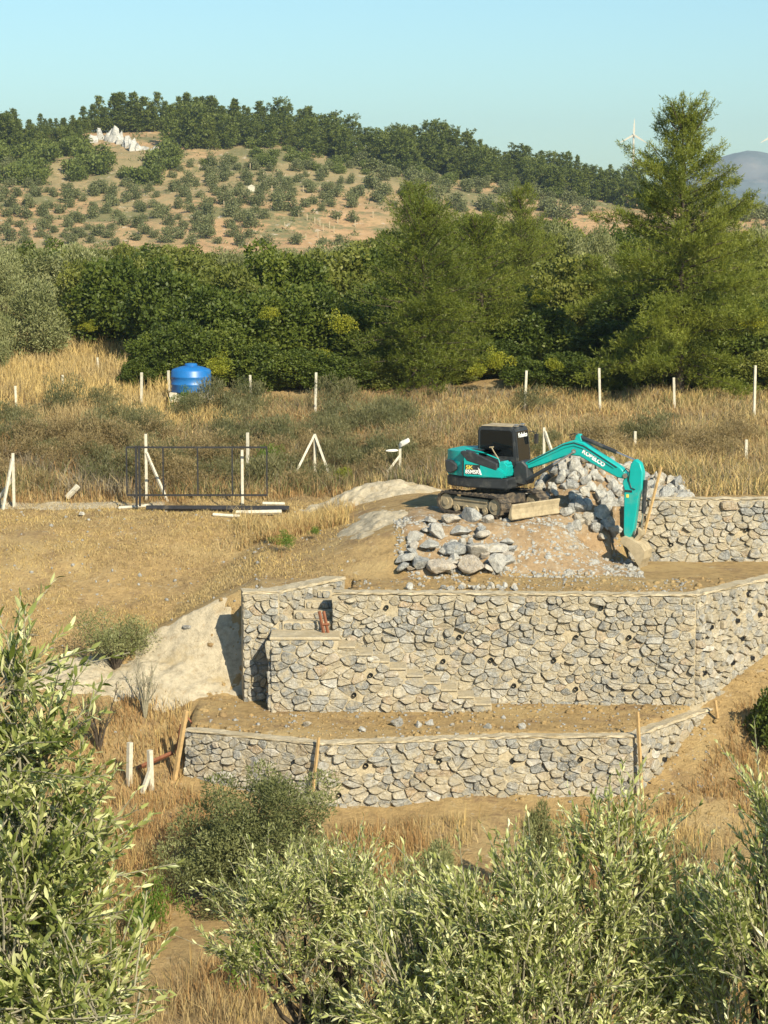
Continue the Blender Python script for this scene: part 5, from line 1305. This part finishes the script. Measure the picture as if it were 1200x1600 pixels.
    for i in big:
        d_ = LD[i]; s_ = np.cross(d_, LN[i]); s_ /= np.linalg.norm(s_); n_ = np.cross(s_, d_)
        # leaf mesh: d = z, n = -y, s = d x n = x
        m3 = Matrix((( s_[0], -n_[0], d_[0]), (s_[1], -n_[1], d_[1]), (s_[2], -n_[2], d_[2]))).to_4x4()
        q = link('leaf', leaf_me, e); q.matrix_local = Matrix.Translation(LC[i] - base) @ m3 @ Matrix.Scale(float(LL[i]), 4)
    return e
#          lobe: px, py, depth offset, rx, ry, rz
near_olive(-60, 1420, 8.2, [(-90, 1540, .2, .60, .55, .80), (30, 1430, 0, .42, .4, .50), (100, 1560, -.1, .36, .4, .32), (-10, 1190, 0, .20, .3, .28), (60, 1225, .1, .16, .25, .24), (-5, 1110, 0, .12, .22, .16)], 1300, .068, 'pale leaved olive tree filling the lower left corner', 61, .36, 26)
near_olive(880, 1540, 11.0, [(870, 1600, 0, .98, .6, .58), (945, 1420, 0, .26, .3, .42), (800, 1450, 0, .30, .3, .32), (660, 1550, 0, .34, .3, .35), (1080, 1540, 0, .30, .3, .38)], 1330, .066, 'wide olive tree with upright pale shoots at bottom right', 62, .36, 26, up_=1.3)
near_olive(1200, 1500, 10.4, [(1205, 1550, 0, .32, .4, .55), (1222, 1330, 0, .13, .25, .26)], 480, .066, 'olive tree cut by the right edge at the bottom', 63, .38, 26, up_=1.3)
near_olive(500, 1500, 14.0, [(480, 1470, 0, .66, .5, .36), (600, 1560, 0, .5, .5, .4), (430, 1420, 0, .22, .3, .2), (560, 1400, 0, .22, .3, .2), (660, 1480, 0, .3, .3, .24)], 900, .062, 'darker olive tree with bent trunk at bottom centre', 64, .34, 24, trunk_px=438, up_=.8)

# ------------------------------------------------------------------ labels that count from the left
def ordinal(n): return str(n) + ('th' if 10 <= n % 100 <= 20 else {1: 'st', 2: 'nd', 3: 'rd'}.get(n % 10, 'th'))
bpy.context.view_layer.update()
for gname in ('thicket bushes behind the fence', 'tree tops at the back of the thicket', 'scrub bushes on the bank', 'brown scrub on the bank', 'olives on the right flank', 'trees on the right tail of the hill', 'bushes on the hill shoulder', 'bushes above the outcrop', 'bushes below the ridge pines', 'row of stones behind the tall wall', 'small stones of the boulder heap', 'fence posts on the hill', 'ridge pines', 'pines below the ridge'):
    mem = sorted([o for o in sc.objects if o.get('group') == gname], key=lambda o: o.location.x / o.location.y)
    for i, o in enumerate(mem): o['label'] = o['label'] + ', ' + ordinal(i + 1) + ' from the left'

# ------------------------------------------------------------------ haze
hz = MB().box(-2700, 2700, -40, 4990, -60, 240).build('haze', None if False else M['white'])
hz.data.materials.clear()
hm = bpy.data.materials.new('haze'); hm.use_nodes = True; hn = hm.node_tree; hn.nodes.clear()
ho = hn.nodes.new('ShaderNodeOutputMaterial'); hv = hn.nodes.new('ShaderNodeVolumePrincipled')
hv.inputs['Color'].default_value = (.70, .86, 1.0, 1); hv.inputs['Density'].default_value = 1.3e-4; hv.inputs['Anisotropy'].default_value = .2
hn.links.new(hv.outputs[0], ho.inputs['Volume']); hz.data.materials.append(hm)
tag(hz, kind='stuff')
